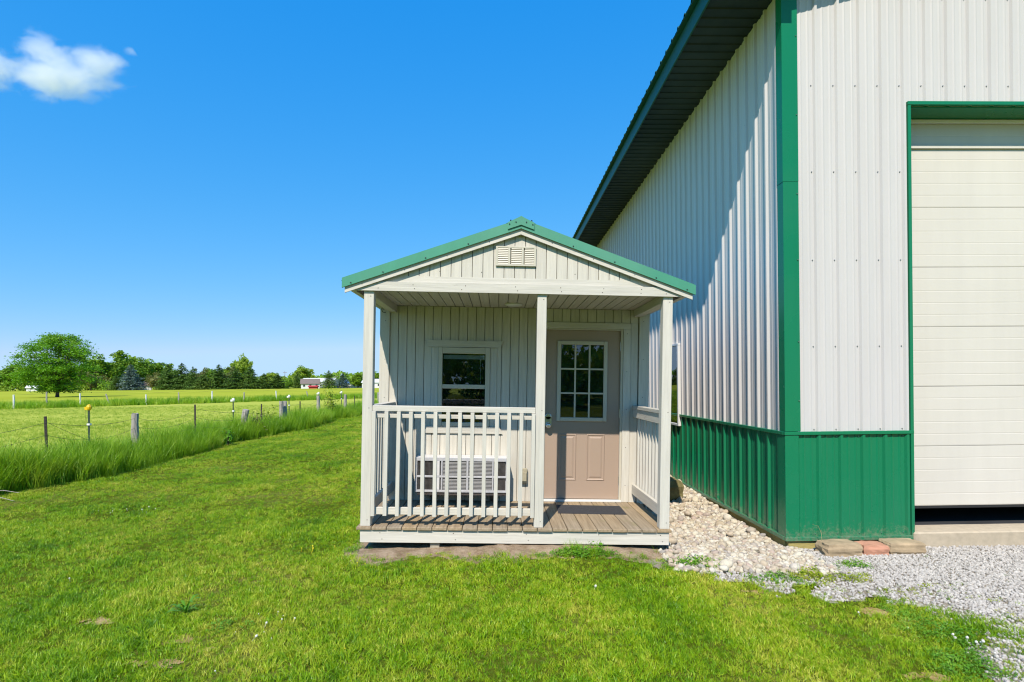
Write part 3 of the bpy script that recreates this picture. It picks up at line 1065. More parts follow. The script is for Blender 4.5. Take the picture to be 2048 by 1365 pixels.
for s in (-1, 1):
    m = MB().prism([(s * 0.0006, ridge - .090), (s * 1.662, rz(1.662) - .090), (s * 1.662, rz(1.662) - .145), (s * 0.0006, ridge - .145)], 1, -.024, .0035 - .004 * 0)
    m.v = [(v[0], min(v[1], -.0205) if v[1] < 0 else .0035, v[2]) for v in m.v]
    m.v = [(v[0], -.038 if v[1] < 0 else -.0205, v[2]) for v in m.v]
    m.build("rake_board", 'trim_x', SH_)
    m = MB().prism([(s * 0.0005, ridge), (s * 1.685, rz(1.685)), (s * 1.685, rz(1.685) - .093), (s * 0.0005, ridge - .093)], 1, -.058, -.0385)
    m.build("rake_trim", 'teal', SH_)
    # subfascia under the eave
    m = MB().box((s * 1.60 if s > 0 else -1.655, 1.655 if s > 0 else -1.60), (.004, LEN), (rz(1.66) - .10, rz(1.66) - .055))
    m.build("eave_board", 'trim_y', SH_)
    # steel roof panels
    base = None
    for k in range(6):
        u0 = -.040 + k * .83
        pts = profile(0, .83, .10)
        if base is None:
            base = sheet("roof_panel", pts, lambda u: 0.0, lambda u: 1.70, lambda u, nn, t, s=s: (s * (1.70 - t), u, rz(1.70 - t) - .018 + nn), 'teal', SH_, (0, u0, 0))
        else:
            c = base.copy(); COL.objects.link(c); c.location = (0, u0, 0)
    m = MB().prism([(0, ridge - .06), (s * 1.66, rz(1.66) - .06), (s * 1.66, rz(1.66) - .022), (0, ridge - .022)], 1, .045, LEN + .03)
    m.build("roof_deck", 'back', SH_)
m = MB().prism([(-.125, rz(.125) + .004), (-.03, rz(.03) + .016), (0, ridge + .022), (.03, rz(.03) + .016), (.125, rz(.125) + .004), (.125, rz(.125) - .062), (0, ridge - .062), (-.125, rz(.125) - .062)], 1, -.070, -.0585)
m.build("ridge_cap_end", 'teal', SH_)
m = MB().prism([(-.14, rz(.14) + .002), (-.03, rz(.03) + .016), (0, ridge + .022), (.03, rz(.03) + .016), (.14, rz(.14) + .002), (.14, rz(.14) - .004), (0, ridge + .012), (-.14, rz(.14) - .004)], 1, -.058, LEN + .04)
m.build("ridge_cap", 'teal', SH_)
m = MB()
for xx in (-.11, -.05, .05, .11, -.5, .5, -.9, .9, -1.3, 1.3, -1.6, 1.6):
    z = rz(xx) - (.02 if abs(xx) < .2 else .075)
    y0 = -.070 if abs(xx) < .12 else -.058
    m.tube([(xx, y0, z), (xx, y0 - .006, z)], .006, 6)
for xx in (-.10, .10):
    m.tube([(xx, -.05, rz(xx) + .0), (xx, -.05, rz(xx) + .022)], .008, 6)
o = m.build("roof_screws", 'black', SH_); o["kind"] = "stuff"
# gable vent
vx0, vx1, vz0, vz1 = -.232, .150, 2.515, 2.700
vx0, vx1 = -.236, .150
vent = box("gable_vent", (vx0, vx1), (-.002, .0035), (vz0, vz1), 'back', SH_, 0)
bars = [vx0, vx0 + .128, vx0 + .257, vx1]
for xx in (vx0 + .010, vx0 + .1285, vx0 + .2575, vx1 - .010):
    box("vent_frame", (xx - .010, xx + .010), (-.016, -.0025), (vz0, vz1), 'lite', vent, .002)
for z in (vz0 + .006, vz1 - .006):
    box("vent_frame", (vx0, vx1), (-.0165, -.0025), (z - .008, z + .008), 'lite', vent, .002)
for c in range(3):
    xa = vx0 + .020 + c * .129
    for k in range(9):
        z = vz0 + .022 + k * .0178
        o = box("louver", (xa, xa + .098), (-.013, -.0035), (z - .006, z + .0055), 'lite', vent, 0)
        o.rotation_euler = (R(-18), 0, 0)
# shed window
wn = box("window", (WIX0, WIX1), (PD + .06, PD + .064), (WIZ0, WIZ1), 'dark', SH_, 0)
GX0, GX1, GZ0, GZ1 = -.857, -.350, .920, 1.731
for a, b in ((CXL, -.906), (-.294, CXR)):
    box("casing", (a, b), (PD - .008, PD + .0115), (.871, 1.805), 'trim_z', wn)
for a, b in ((-.905, GX0), (GX1, -.295)):
    box("sash_frame", (a, b), (PD - .020, PD + .05), (.873, 1.803), 'lite', wn)
box("sash_frame", (GX0 + .0003, GX1 - .0003), (PD - .019, PD + .049), (GZ1, 1.802), 'lite', wn)
box("sash_frame", (GX0 + .0003, GX1 - .0003), (PD - .019, PD + .049), (.874, GZ0), 'lite', wn)
box("meeting_rail", (GX0 + .0003, GX1 - .0003), (PD - .012, PD + .047), (1.317, 1.366), 'lite', wn)
box("pane", (GX0, GX1), (PD + .006, PD + .010), (1.366, GZ1), 'glass', wn, 0)
box("pane", (GX0, GX1), (PD + .024, PD + .028), (GZ0, 1.317), 'glass', wn, 0)
box("blind", (GX0 + .01, GX1 - .01), (PD + .03, PD + .045), (1.665, 1.715), 'white', wn)
box("blind_wand", (GX1 - .06, GX1 - .055), (PD + .030, PD + .034), (1.38, 1.665), 'white', wn, 0)
m = MB().prism([(-1.05, 1.884), (-.143, 1.884), (-.175, 1.806), (-1.018, 1.806)], 1, PD - .024, PD + .0115)
m.build("window_head", 'trim_x', wn)
m = MB().prism([(-1.025, .870), (-.170, .870), (-.138, .790), (-1.057, .790)], 1, PD - .020, PD + .0115)
m.build("window_apron", 'trim_x', wn)
# entry door
dz0 = .028
door = box("entry_door", (.362, 1.258), (PD + .030, PD + .060), (dz0, 2.035), 'door', SH_, .002)
for a, b in ((.335, .361), (1.259, 1.285)):
    box("jamb", (a, b), (PD + .0, PD + .089), (0.0, DOZ1), 'lite', SH_, .002)
box("jamb", (.3615, 1.2585), (PD + .0, PD + .089), (2.0365, DOZ1 - .0005), 'lite', SH_, .002)
box("weatherstrip", (1.2586, 1.2665), (PD + .018, PD + .0295), (.05, .80), 'white', SH_, .001)
for a, b in ((.250, .334), (1.286, 1.374)):
    box("door_casing", (a, b), (PD - .010, PD + .0115), (0.0, 2.0555), 'trim_z', SH_)
box("door_casing", (.250, 1.374), (PD - .011, PD + .0115), (2.056, 2.126), 'trim_x', SH_)
box("threshold", (.335, 1.285), (PD - .03, PD + .09), (-.0003, .022), 'white', SH_, .004)
lx0, lx1, lz0, lz1 = .504, 1.103, .951, 1.907
fw = .045
yf = (PD + .012, PD + .0298)
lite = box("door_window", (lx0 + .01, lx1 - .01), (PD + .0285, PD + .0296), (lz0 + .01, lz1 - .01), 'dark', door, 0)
box("lite_frame", (lx0, lx0 + fw), yf, (lz0, lz1), 'lite', lite, .004)
box("lite_frame", (lx1 - fw, lx1), yf, (lz0, lz1), 'lite', lite, .004)
box("lite_frame", (lx0 + fw, lx1 - fw), yf, (lz1 - fw, lz1), 'lite', lite, .004)
box("lite_frame", (lx0 + fw, lx1 - fw), yf, (lz0, lz0 + fw), 'lite', lite, .004)
pw, ph = (lx1 - lx0 - 2 * fw) / 3, (lz1 - lz0 - 2 * fw) / 3
for k in (1, 2):
    box("muntin", (lx0 + fw + k * pw - .010, lx0 + fw + k * pw + .010), (PD + .015, PD + .0282), (lz0 + fw, lz1 - fw), 'lite', lite, .002)
    z = lz0 + fw + k * ph
    for c in range(3):
        a = lx0 + fw + c * pw + (.0102 if c else 0)
        b = lx0 + fw + (c + 1) * pw - (.0102 if c < 2 else 0)
        box("muntin", (a, b), (PD + .0155, PD + .0282), (z - .010, z + .010), 'lite', lite, .002)
for c in range(3):
    for k in range(3):
        o = box("pane", (lx0 + fw + c * pw + .005, lx0 + fw + (c + 1) * pw - .005), (PD + .0225, PD + .0245),
            (lz0 + fw + k * ph + .005, lz0 + fw + (k + 1) * ph - .005), 'glass', lite, 0)
        o.rotation_euler = (random.uniform(-.004, .004), 0, random.uniform(-.004, .004))
def raised_panel(x0, x1, z0, z1):
    m = MB()
    y0 = PD + .0295
    rings = [(0, 0), (.010, -.009), (.022, -.002), (.030, -.001), (.050, -.008)]
    vv = []
    for d, dy in rings:
        vv.append([(x0 + d, y0 + dy, z0 + d), (x1 - d, y0 + dy, z0 + d), (x1 - d, y0 + dy, z1 - d), (x0 + d, y0 + dy, z1 - d)])
    for r in vv: m.v += r
    for r in range(len(rings) - 1):
        for k in range(4):
            m.f.append((r * 4 + k, r * 4 + (k + 1) % 4, r * 4 + 4 + (k + 1) % 4, r * 4 + 4 + k))
    e = (len(rings) - 1) * 4
    m.f.append((e, e + 1, e + 2, e + 3))
    m.build("raised_panel", 'door', door)
raised_panel(.528, .748, .245, .800)
raised_panel(.868, 1.088, .245, .800)
lk = MB()
lk.tube([(.405, PD + .030, 1.0), (.405, PD + .010, 1.0), (.405, PD + .006, 1.0)], [.039, .039, .032], 14)
lk.box((.366, .444), (PD + .006, PD + .0295), (.885, 1.0))
lko = lk.build("door_lock", 'lock', door)
k2 = MB()
k2.tube([(.405, PD + .030, .90), (.405, PD - .005, .90), (.405, PD - .025, .90), (.405, PD - .055, .90), (.405, PD - .062, .90)], [.032, .014, .026, .030, .016], 14)
k2.build("door_knob", 'lock', lko, smooth=True)
for z in (.25, 1.05, 1.85):
    h = MB().tube([(1.259, PD + .024, z - .05), (1.259, PD + .024, z + .05)], .006, 8)
    h.build("hinge", 'lock', door)
# ceiling lamp, outlet box
m = MB()
m.tube([(-.035, .90, TOPZ - .001), (-.035, .90, TOPZ - .012), (-.035, .90, TOPZ - .020), (-.035, .90, TOPZ - .024)], [.098, .098, .080, .03], 24)
m.build("ceiling_light", 'white', SH_, smooth=False)
ob = box("outlet_box", (.080, .165), (PD - .050, PD - .0005), (.215, .390), 'outlet', SH_, .008)
box("outlet_cover", (.092, .153), (PD - .068, PD - .0505), (.245, .345), 'outlet', ob, .008)
# nail heads, tiny
m = MB()
def nail(x, y, z):
    m.tube([(x, y, z), (x, y - .0015, z)], .0045, 6)
for xx in (-1.35, -1.0, -.55, -.05, .4, .82, 1.15, 1.42):
    nail(xx + random.uniform(-.03, .03), -.020, 2.275); nail(xx + random.uniform(-.03, .03), -.020, 2.312)
for xx in (-1.5, -1.1, -.7, -.3, .3, .7, 1.1, 1.5):
    nail(xx, -.038, rz(xx) - .118)
for z in (.3, .75, 1.2, 1.65, 2.1):
    nail(-WX + .05, PD - .018, z); nail(WX - .06, PD - .018, z + .05); nail(1.33, PD - .010, z - .1 if z < 2 else 2.0)
for xx in (-1.44, .217, 1.44):
    for z in (.06, 1.13, 2.2):
        nail(xx + .015, .004, z)
for xx in (-1.3, -.6, .1, .8, 1.4):
    nail(xx, 0.0, -.06); nail(xx + .02, 0.0, -.12)
for xx in (-1.2, -.8, -.4, 0.5, .9):
    nail(xx + .03, .004, 2.45)
o = m.build("nail_heads", 'steelpost', SH_); o["kind"] = "stuff"
# loose cable curl at the left eave
m = MB()
pts = [(-1.55 + .02 * math.cos(t) + .006 * t, PD - .12, 2.21 + .028 * math.sin(t)) for t in np.linspace(0, 5.5, 14)]
m.tube(pts, .004, 5)
m.build("cable_loop", 'black', SH_)

def shed_point(x, y, z):
    return Vector((SX, SY, SZ0)) + Matrix.Rotation(TILT, 3, 'Y') @ Vector((x, y, z))

# ------------------------------------------------------------------ wall air conditioner, door mat
AC = root("air_conditioner", shed_point(-.594, PD, .10), "white wall air conditioner with grey grilles under the shed window", "air conditioner", rot=(0, TILT, 0))
hw, ah, ad = .527, .435, .24
box("cabinet", (-hw, hw), (-ad + .03, -.0005), (.035, ah), 'ac', AC, .006)
box("coil", (-hw + .03, hw - .03), (-ad + .018, -ad + .0295), (.06, ah - .03), 'fin', AC, 0)
for z0, z1 in ((ah - .042, ah - .001), (.205, .228), (.037, .065)):
    box("grille_bar", (-hw, hw), (-ad, -ad + .0175), (z0, z1), 'acmid', AC, .003)
for xc, w in ((-hw + .012, .024), (-.265, .03), (-.225, .018), (.065, .024), (.355, .018), (hw - .012, .024)):
    for z0, z1 in ((.0652, .2048), (.2282, ah - .0422)):
        box("grille_bar", (xc - w / 2, xc + w / 2), (-ad + .0005, -ad + .0175), (z0, z1), 'ac' if abs(xc + .265) < .01 else 'acmid', AC, .003)
m = MB()
for x0, x1 in ((-.212, .05), (.08, .343)):
    for z0, z1 in ((.068, .202), (.232, ah - .046)):
        nL = int((z1 - z0) / .0155)
        for k in range(nL):
            z = z0 + .008 + k * .0155
            m.box((x0, x1), (-ad + .006, -ad + .0165), (z - .004, z + .0035))
o = m.build("louvers", 'acgrey', AC); o["kind"] = "stuff"
m = MB()
for x0, x1 in ((-.50, -.285), (.368, .50)):
    xx = x0
    while xx < x1:
        m.box((xx, xx + .004), (-ad + .008, -ad + .0165), (.067, .2035)); m.box((xx, xx + .004), (-ad + .008, -ad + .0165), (.230, ah - .044))
        xx += .0135
o = m.build("grille_fins", 'steelpost', AC); o["kind"] = "stuff"
box("support_shelf", (-hw + .02, hw - .0), (-ad + .02, -.0005), (.0, .034), 'taupe', AC)
for xx in (-.35, .35):
    b = MB().prism([(-.01, -.10), (-.16, -.002), (-.01, -.002)], 0, xx - .015, xx + .015)
    b.build("bracket", 'taupe', AC)

MATO = root("door_mat", shed_point(.845, .765, .0005), "charcoal ribbed door mat on the porch boards before the door", "mat", rot=(0, TILT, R(-2)))
mb = MB().box((-.365, .365), (-.185, .185), (0, .008))
mb.build("mat_base", 'mat', MATO)
rib0 = None
for k in range(11):
    yy = -.172 + k * .0335
    box("mat_rib", (-.355, .355), (yy, yy + .016), (.0082, .0125), 'mat', MATO, .001)

# ------------------------------------------------------------------ scatter helper (grass, gravel: nobody could count it)
def hidden_collection(name, meshes):
    c = bpy.data.collections.new(name)
    for k, me in enumerate(meshes):
        o = bpy.data.objects.new("%s_%02d" % (name, k), me)
        c.objects.link(o)
    return c


def scatter(name, P, rot, scl, coll, ncoll, label, parent=None, seed=1):
    n = len(P)
    me = bpy.data.meshes.new(name)
    me.vertices.add(n)
    me.vertices.foreach_set("co", np.asarray(P, np.float32).reshape(-1))
    for nm, typ, arr in (("rot", 'FLOAT_VECTOR', rot), ("scl", 'FLOAT_VECTOR', scl)):
        a = me.attributes.new(nm, typ, 'POINT')
        a.data.foreach_set("vector", np.asarray(arr, np.float32).reshape(-1))
    a = me.attributes.new("pick", 'INT', 'POINT')
    a.data.foreach_set("value", np.random.default_rng(seed).integers(0, ncoll, n).astype(np.int32))
    o = bpy.data.objects.new(name, me)
    COL.objects.link(o)
    if parent is not None: o.parent = parent
    g = bpy.data.node_groups.new(name + "_nodes", 'GeometryNodeTree')
    g.interface.new_socket("Geometry", in_out='INPUT', socket_type='NodeSocketGeometry')
    g.interface.new_socket("Geometry", in_out='OUTPUT', socket_type='NodeSocketGeometry')
    N, L = g.nodes, g.links
    gi, go = N.new('NodeGroupInput'), N.new('NodeGroupOutput')
    ci = N.new('GeometryNodeCollectionInfo')
    ci.inputs['Collection'].default_value = coll
    ci.inputs['Separate Children'].default_value = True
    ci.inputs['Reset Children'].default_value = True
    ip = N.new('GeometryNodeInstanceOnPoints')
    ip.inputs['Pick Instance'].default_value = True
    def attr(nm, typ):
        a = N.new('GeometryNodeInputNamedAttribute')
        a.data_type = typ
        a.inputs['Name'].default_value = nm
        return a.outputs['Attribute']
    e = N.new('FunctionNodeEulerToRotation')
    L.new(attr("rot", 'FLOAT_VECTOR'), e.inputs[0])
    L.new(gi.outputs[0], ip.inputs['Points'])
    L.new(ci.outputs[0], ip.inputs['Instance'])
    L.new(e.outputs[0], ip.inputs['Rotation'])
    L.new(attr("scl", 'FLOAT_VECTOR'), ip.inputs['Scale'])
    L.new(attr("pick", 'INT'), ip.inputs['Instance Index'])
    L.new(ip.outputs[0], go.inputs[0])
    md = o.modifiers.new("scatter", 'NODES')
    md.node_group = g
    if label: o["label"] = label
    o["kind"] = "stuff"
    return o


def blade_clump(name, nb, rad, hmin, hmax, w, bend, seg, mat, seed, head=0.0):
    rg = np.random.default_rng(seed)
    V, F = [], []
    for _ in range(nb):
        a, rr = rg.random() * 6.283, rad * math.sqrt(rg.random())
        bx, by = rr * math.cos(a), rr * math.sin(a)
        d = rg.random() * 6.283
        dx, dy = math.cos(d), math.sin(d)
        f = d + math.pi / 2 + rg.normal() * .5
        sx, sy = math.cos(f), math.sin(f)
        h = hmin + (hmax - hmin) * rg.random()
        bd = bend * (0.3 + rg.random()) * h
        ww = w * (.7 + .6 * rg.random())
        i = len(V)
        for k in range(seg + 1):
            t = k / seg
            off = bd * t ** 2
            z = h * (t - 0.28 * (bd / h) * t ** 3) if h > 0 else 0
            wd = ww * (1 - t ** 1.6) * .5
            px, py = bx + dx * off, by + dy * off
            if k < seg:
                V += [(px - sx * wd, py - sy * wd, z), (px + sx * wd, py + sy * wd, z)]
            else:
                V.append((px, py, z))
        for k in range(seg - 1):
            q = i + 2 * k
            F.append((q, q + 1, q + 3, q + 2))
        q = i + 2 * (seg - 1)
        F.append((q, q + 1, q + 2))
    return mesh_np(name, V, F, mat)


def leaf_clump(name, nl, rad, h, size, mat, seed, flat=0.6):
    """low broad-leaved weed: small oval leaves on a dome"""
    rg = np.random.default_rng(seed)
    V, F = [], []
    for _ in range(nl):
        a, rr = rg.random() * 6.283, math.sqrt(rg.random())
        p = Vector((rad * rr * math.cos(a), rad * rr * math.sin(a), h * (1 - rr * rr * .8) * (.35 + .65 * rg.random())))
        n = Vector((rg.normal() * flat, rg.normal() * flat, 1)).normalized()
        u = n.orthogonal().normalized()
        u = Quaternion(n, rg.random() * 6.283) @ u
        v = n.cross(u)
        s = size * (.6 + .8 * rg.random())
        i = len(V)
        for c, k in ((-.5, 0), (-.15, .34), (.3, .30), (.5, 0), (.3, -.30), (-.15, -.34)):
            V.append(tuple(p + u * c * s + v * k * s + n * (-abs(k) * .25 * s)))
        F += [(i, i + 1, i + 2, i + 3), (i, i + 3, i + 4, i + 5)]
    return mesh_np(name, V, F, mat)


def project(P):
    """picture position (2048 wide) of points, used only to drop grass far outside any likely view"""
    M = np.array(cam_o.matrix_world.inverted())
    Q = np.c_[P, np.ones(len(P))] @ M.T
    return 1024 + F_PX * Q[:, 0] / -Q[:, 2], 768 - F_PX * Q[:, 1] / -Q[:, 2], -Q[:, 2]


def in_view(x, y, m=420):
    P = np.c_[x, y, np.zeros_like(x)]
    u, v, d = project(P)
    return (d > 1.2) & (u > -m) & (u < 2048 + m) & (v < 1365 + 260)


def rects(n, x0, x1, y0, y1):
    return x0 + (x1 - x0) * RNG.random(n), y0 + (y1 - y0) * RNG.random(n)


def rots(n, tilt=0.12):
    return np.c_[RNG.normal(size=n) * tilt, RNG.normal(size=n) * tilt, RNG.random(n) * 6.283]


def fence_edge(y):
    return -7.20 + 0.22 * np.sin(y * 0.7) + 0.12 * np.sin(y * 1.9 + 1)


def lawn_ok(x, y):
    ok = (x > fence_edge(y) - .05)
    ok &= ~((np.abs(x - .15) < 1.52) & (y > 5.12))                     # under the porch
    ok &= ~((x > 1.55) & (y > 5.5)) & ~((x > 2.85) & (y > 5.35))
    ok &= ~((x > -1.42) & (y > 6.3))
    return ok


# lawn
lawn_t = hidden_collection("lawn_clump", [blade_clump("lawn_clump", 14, .035, .020, .050, .0040, .80, 3, 'lawn', 100 + k) for k in range(10)])
xs, ys = [], []
for (y0, y1, x0, x1, dens) in ((2.2, 4.2, -5.0, 4.2, 1500), (4.2, 6.5, -7.4, 4.6, 950), (6.5, 10, -7.5, 2.4, 520), (10, 18, -7.6, -.9, 330), (18, 32, -7.6, -.9, 150), (32, 60, -7.6, -.9, 60)):
    n = int((y1 - y0) * (x1 - x0) * dens)
    a, b = rects(n, x0, x1, y0, y1)
    k = lawn_ok(a, b) & in_view(a, b)
    xs.append(a[k]); ys.append(b[k])
x, y = np.concatenate(xs), np.concatenate(ys)
r = RNG.random(len(x))
thin = np.ones(len(x))
thin[rock_mask(x, y)] = 0.015
thin[drive_mask(x, y)] = 0.02
thin *= 1 - .97 * smooth01(-.06, .16, dirt_depth(x, y) + (RNG.random(len(x)) - .5) * .20 - .14 * (vnoise(x, y, .13, 16) > .62))
thin[bare_mask(x, y)] = 0.42
trans = smooth01(4.0, 4.6, y + (vnoise(x, y, .3, 21) - .5) * .6 - .25 * (x < 1.9)) * smooth01(1.2, 1.8, x)
thin *= 1 - .35 * trans
thin[margin_mask(x, y)] *= .16 + .5 * (vnoise(x, y, .12, 63) > .66)[margin_mask(x, y)]
patchy = smooth01(.30, .62, vnoise(x, y, .22, 23) * .6 + vnoise(x, y, .09, 24) * .4)
thin *= 1 - .93 * smooth01(-.75, -.12, drive_depth(x, y)) * (.45 + .55 * patchy)
k = r < thin
x, y = x[k], y[k]
n = len(x)
big = np.clip(0.55 + 0.75 * vnoise(x, y, 0.45, 31) + 0.35 * (vnoise(x, y, .12, 32) - .5), .4, 1.5) * (1 + np.clip(y - 8, 0, 40) * .035)
s = big * (0.8 + 0.4 * RNG.random(n))
tl = rots(n, 0.22)
scatter("lawn_grass", np.c_[x, y, gh(x, y) + .003], tl, np.c_[s * 1.05, s * 1.05, s * (0.75 + .4 * RNG.random(n))], lawn_t, 10, "short mown lawn grass in front of and beside the shed")
print("lawn clumps", n)

# tall grass along the near fence
tall_t = hidden_collection("tall_clump", [blade_clump("tall_clump", 28, .10, .30, .70, .0095, .60, 5, 'tall', 200 + k) for k in range(8)])
xs, ys = [], []
for y0, y1, dens in ((4.0, 9.0, 130), (9, 16, 105), (16, 28, 70), (28, 48, 45)):
    n = int((y1 - y0) * 1.9 * dens)
    a, b = rects(n, -9.1, -7.0, y0, y1)
    k = (a < fence_edge(b) - .02) & in_view(a, b)
    xs.append(a[k]); ys.append(b[k])
x, y = np.concatenate(xs), np.concatenate(ys)
dd = fence_edge(y) - x
keep = RNG.random(len(x)) < np.interp(dd, [0, .2, 1.1, 1.6, 2.0], [1, 1, 1, .45, .12])
x, y, dd = x[keep], y[keep], dd[keep]
n = len(x)
s = np.interp(dd, [0, .25, .7, 1.3, 2.0], [.72, 1.1, 1.2, 1.02, .75]) * (.7 + .5 * vnoise(x, y, .8, 41)) * (.85 + .3 * RNG.random(n))
scatter("tall_grass", np.c_[x, y, np.zeros(n)], rots(n, .16), np.c_[s, s, s * (.85 + .3 * RNG.random(n))], tall_t, 8, "tall uncut grass growing along the near wire fence")
# mown field grass beyond it
field_t = hidden_collection("field_clump", [blade_clump("field_clump", 14, .10, .05, .12, .008, .6, 2, 'field', 300 + k) for k in range(6)])
xs, ys = [], []
for y0, y1, x0, x1, dens in ((6, 14, -16, -8.6, 60), (14, 26, -28, -8.6, 26), (26, 45, -40, -8.6, 10)):
    n = int((y1 - y0) * (x1 - x0) * dens)
    a, b = rects(n, x0, x1, y0, y1)
    k = in_view(a, b, 200)
    xs.append(a[k]); ys.append(b[k])
x, y = np.concatenate(xs), np.concatenate(ys)
n = len(x)
s = .7 + .6 * RNG.random(n)
scatter("field_grass", np.c_[x, y, np.zeros(n)], rots(n, .2), np.c_[s, s, s], field_t, 6, "short pale grass of the mown field behind the fence")
# band of long grass along the far fence
band_t = hidden_collection("band_clump", [blade_clump("band_clump", 30, .32, .45, .95, .030, .4, 3, 'tall', 400 + k) for k in range(5)])
ld = (FB - FA).normalized()
ln = Vector((-ld.y, ld.x))
L_ = (FB - FA).length
n = 4200
t, w = RNG.random(n) * L_, RNG.random(n) ** 1.0 * 6.5 - 1.2
w += 1.2 * (vnoise(t, t * 0, 6, 51) - .5)
x, y = FA.x + ld.x * t + ln.x * w, FA.y + ld.y * t + ln.y * w
k = in_view(x, y, 300)
x, y, w = x[k], y[k], w[k]
n = len(x)
s = (.55 + .5 * RNG.random(n)) * np.interp(w, [-1.5, 0, 4, 6], [.7, 1, .8, .5])
scatter("far_long_grass", np.c_[x, y, np.zeros(n)], rots(n, .12), np.c_[s, s, s], band_t, 5, "darker band of long grass along the far fence")

# weeds: leafy patches on the rock edge, by the porch, in the gravel
weed_t = hidden_collection("weed_clump", [leaf_clump("weed_clump", 60, .075, .085, .0145, 'weed', 500 + k) for k in range(5)])
weedy_t = hidden_collection("yellow_weed_clump", [leaf_clump("yellow_weed_clump", 44, .06, .07, .0125, 'weed_y', 520 + k, .8) for k in range(4)]
                            )
def patch(spots, per):
    X, Y, S = [], [], []
    for cx, cy, rx, ry, dn, sc in spots:
        n = int(dn * rx * ry * 3.14)
        a, q = RNG.random(n) * 6.283, np.sqrt(RNG.random(n))
        X.append(cx + rx * q * np.cos(a)); Y.append(cy + ry * q * np.sin(a))
        S.append(sc * (1.05 - .55 * q) * (.7 + .6 * RNG.random(n)))
    return np.concatenate(X), np.concatenate(Y), np.concatenate(S)
def put(name, spots, coll, nc, label):
    x, y, s = patch(spots, 1)
    scatter(name, np.c_[x, y, gh(x, y) + .004], rots(len(x), .25), np.c_[s, s, s], coll, nc, label)
put("weeds", [(0.82, 5.03, .26, .10, 330, 1.5), (.52, 4.98, .22, .06, 260, .8), (1.78, 4.84, .30, .16, 300, 1.25), (2.33, 4.52, .25, .10, 280, 1.05),
              (1.62, 5.0, .08, .1, 200, .7), (3.22, 4.86, .15, .08, 320, 1.1), (2.95, 3.55, .26, .34, 260, .9), (2.75, 3.15, .24, .22, 260, .9), (2.98, 3.95, .18, .22, 200, .7),
              (-.35, 4.94, .16, .04, 200, .7), (-1.42, 5.25, .1, .12, 200, .8), (3.6, 4.25, .07, .04, 200, .7), (3.85, 4.4, .09, .04, 200, .6), (3.95, 3.95, .12, .05, 200, .6),
              (3.5, 3.75, .14, .08, 200, .6), (3.45, 3.4, .12, .1, 200, .6), (-1.8, 3.62, .14, .06, 260, 1.0), (1.4, 4.72, .2, .12, 160, .7)],
    weed_t, 5, "leafy green weeds and clover at the lawn and rock edge")
put("yellow_weeds", [(2.68, 4.62, .20, .20, 360, 1.25), (3.0, 4.60, .20, .16, 360, 1.1), (3.45, 4.3, .25, .12, 90, .9), (3.75, 4.1, .2, .12, 80, .8), (3.6, 3.7, .2, .2, 90, .8), (1.25, 4.55, .5, .16, 150, .7), (.2, 4.80, .35, .10, 200, .7), (-.12, 4.93, .10, .04, 300, .9),
                     (3.1, 4.2, .20, .16, 230, .8), (2.3, 4.3, .30, .14, 200, .7), (3.25, 3.35, .16, .28, 200, .7), (-1.55, 4.9, .12, .1, 200, .7)],
    weedy_t, 4, "yellow green low weeds thinning out the lawn edge")
# sprigs of taller grass among weeds near the porch and rock
spr_t = hidden_collection("sprig_clump", [blade_clump("sprig_clump", 22, .05, .08, .20, .005, .6, 4, 'tall', 600 + k) for k in range(4)])
put("grass_tufts", [(0.78, 5.04, .26, .08, 330, 1.0), (.35, 5.0, .2, .05, 150, .6), (-.3, 4.97, .3, .05, 120, .5), (-1.0, 4.98, .35, .05, 90, .45), (1.35, 4.98, .3, .08, 90, .5), (-.75, 5.12, .05, .03, 200, .5), (1.78, 4.72, .22, .1, 90, .7), (2.55, 4.62, .14, .1, 110, .75), (2.45, 4.2, .12, .08, 110, .6), (2.05, 4.35, .25, .1, 60, .6),
                    (1.5, 5.1, .06, .06, 160, .6), (-1.3, 5.2, .1, .1, 90, .5), (2.7, 3.5, .3, .4, 30, .6), (-1.35, 6.6, .1, 1.2, 60, .6)],
    spr_t, 4, "longer grass tufts at the porch edge and the rocks")

# one dark rosette of long leaves in the lawn, like a dock or dandelion
m = MB()
for k in range(13):
    a = k * 2.4
    L = .09 + .05 * ((k * 7) % 5) / 5
    d = Vector((math.cos(a), math.sin(a), 0)); e = Vector((-d.y, d.x, 0))
    i0 = len(m.v)
    for tt, wd, zz in ((0, .003, .005), (.3, .007, .035 + .02 * (k % 3)), (.65, .0105, .045 + .03 * (k % 3)), (1, .001, .030 + .035 * (k % 3))):
        q = d * L * tt + Vector((0, 0, zz))
        m.v += [tuple(q - e * wd), tuple(q + e * wd)]
    for j in range(3):
        m.f.append((i0 + 2 * j, i0 + 2 * j + 1, i0 + 2 * j + 3, i0 + 2 * j + 2))
tag(m.build("lawn_weed", 'weed', None, (-2.22, 3.86, 0)), "dark green broad leaved weed rosette in the front lawn", "weed")

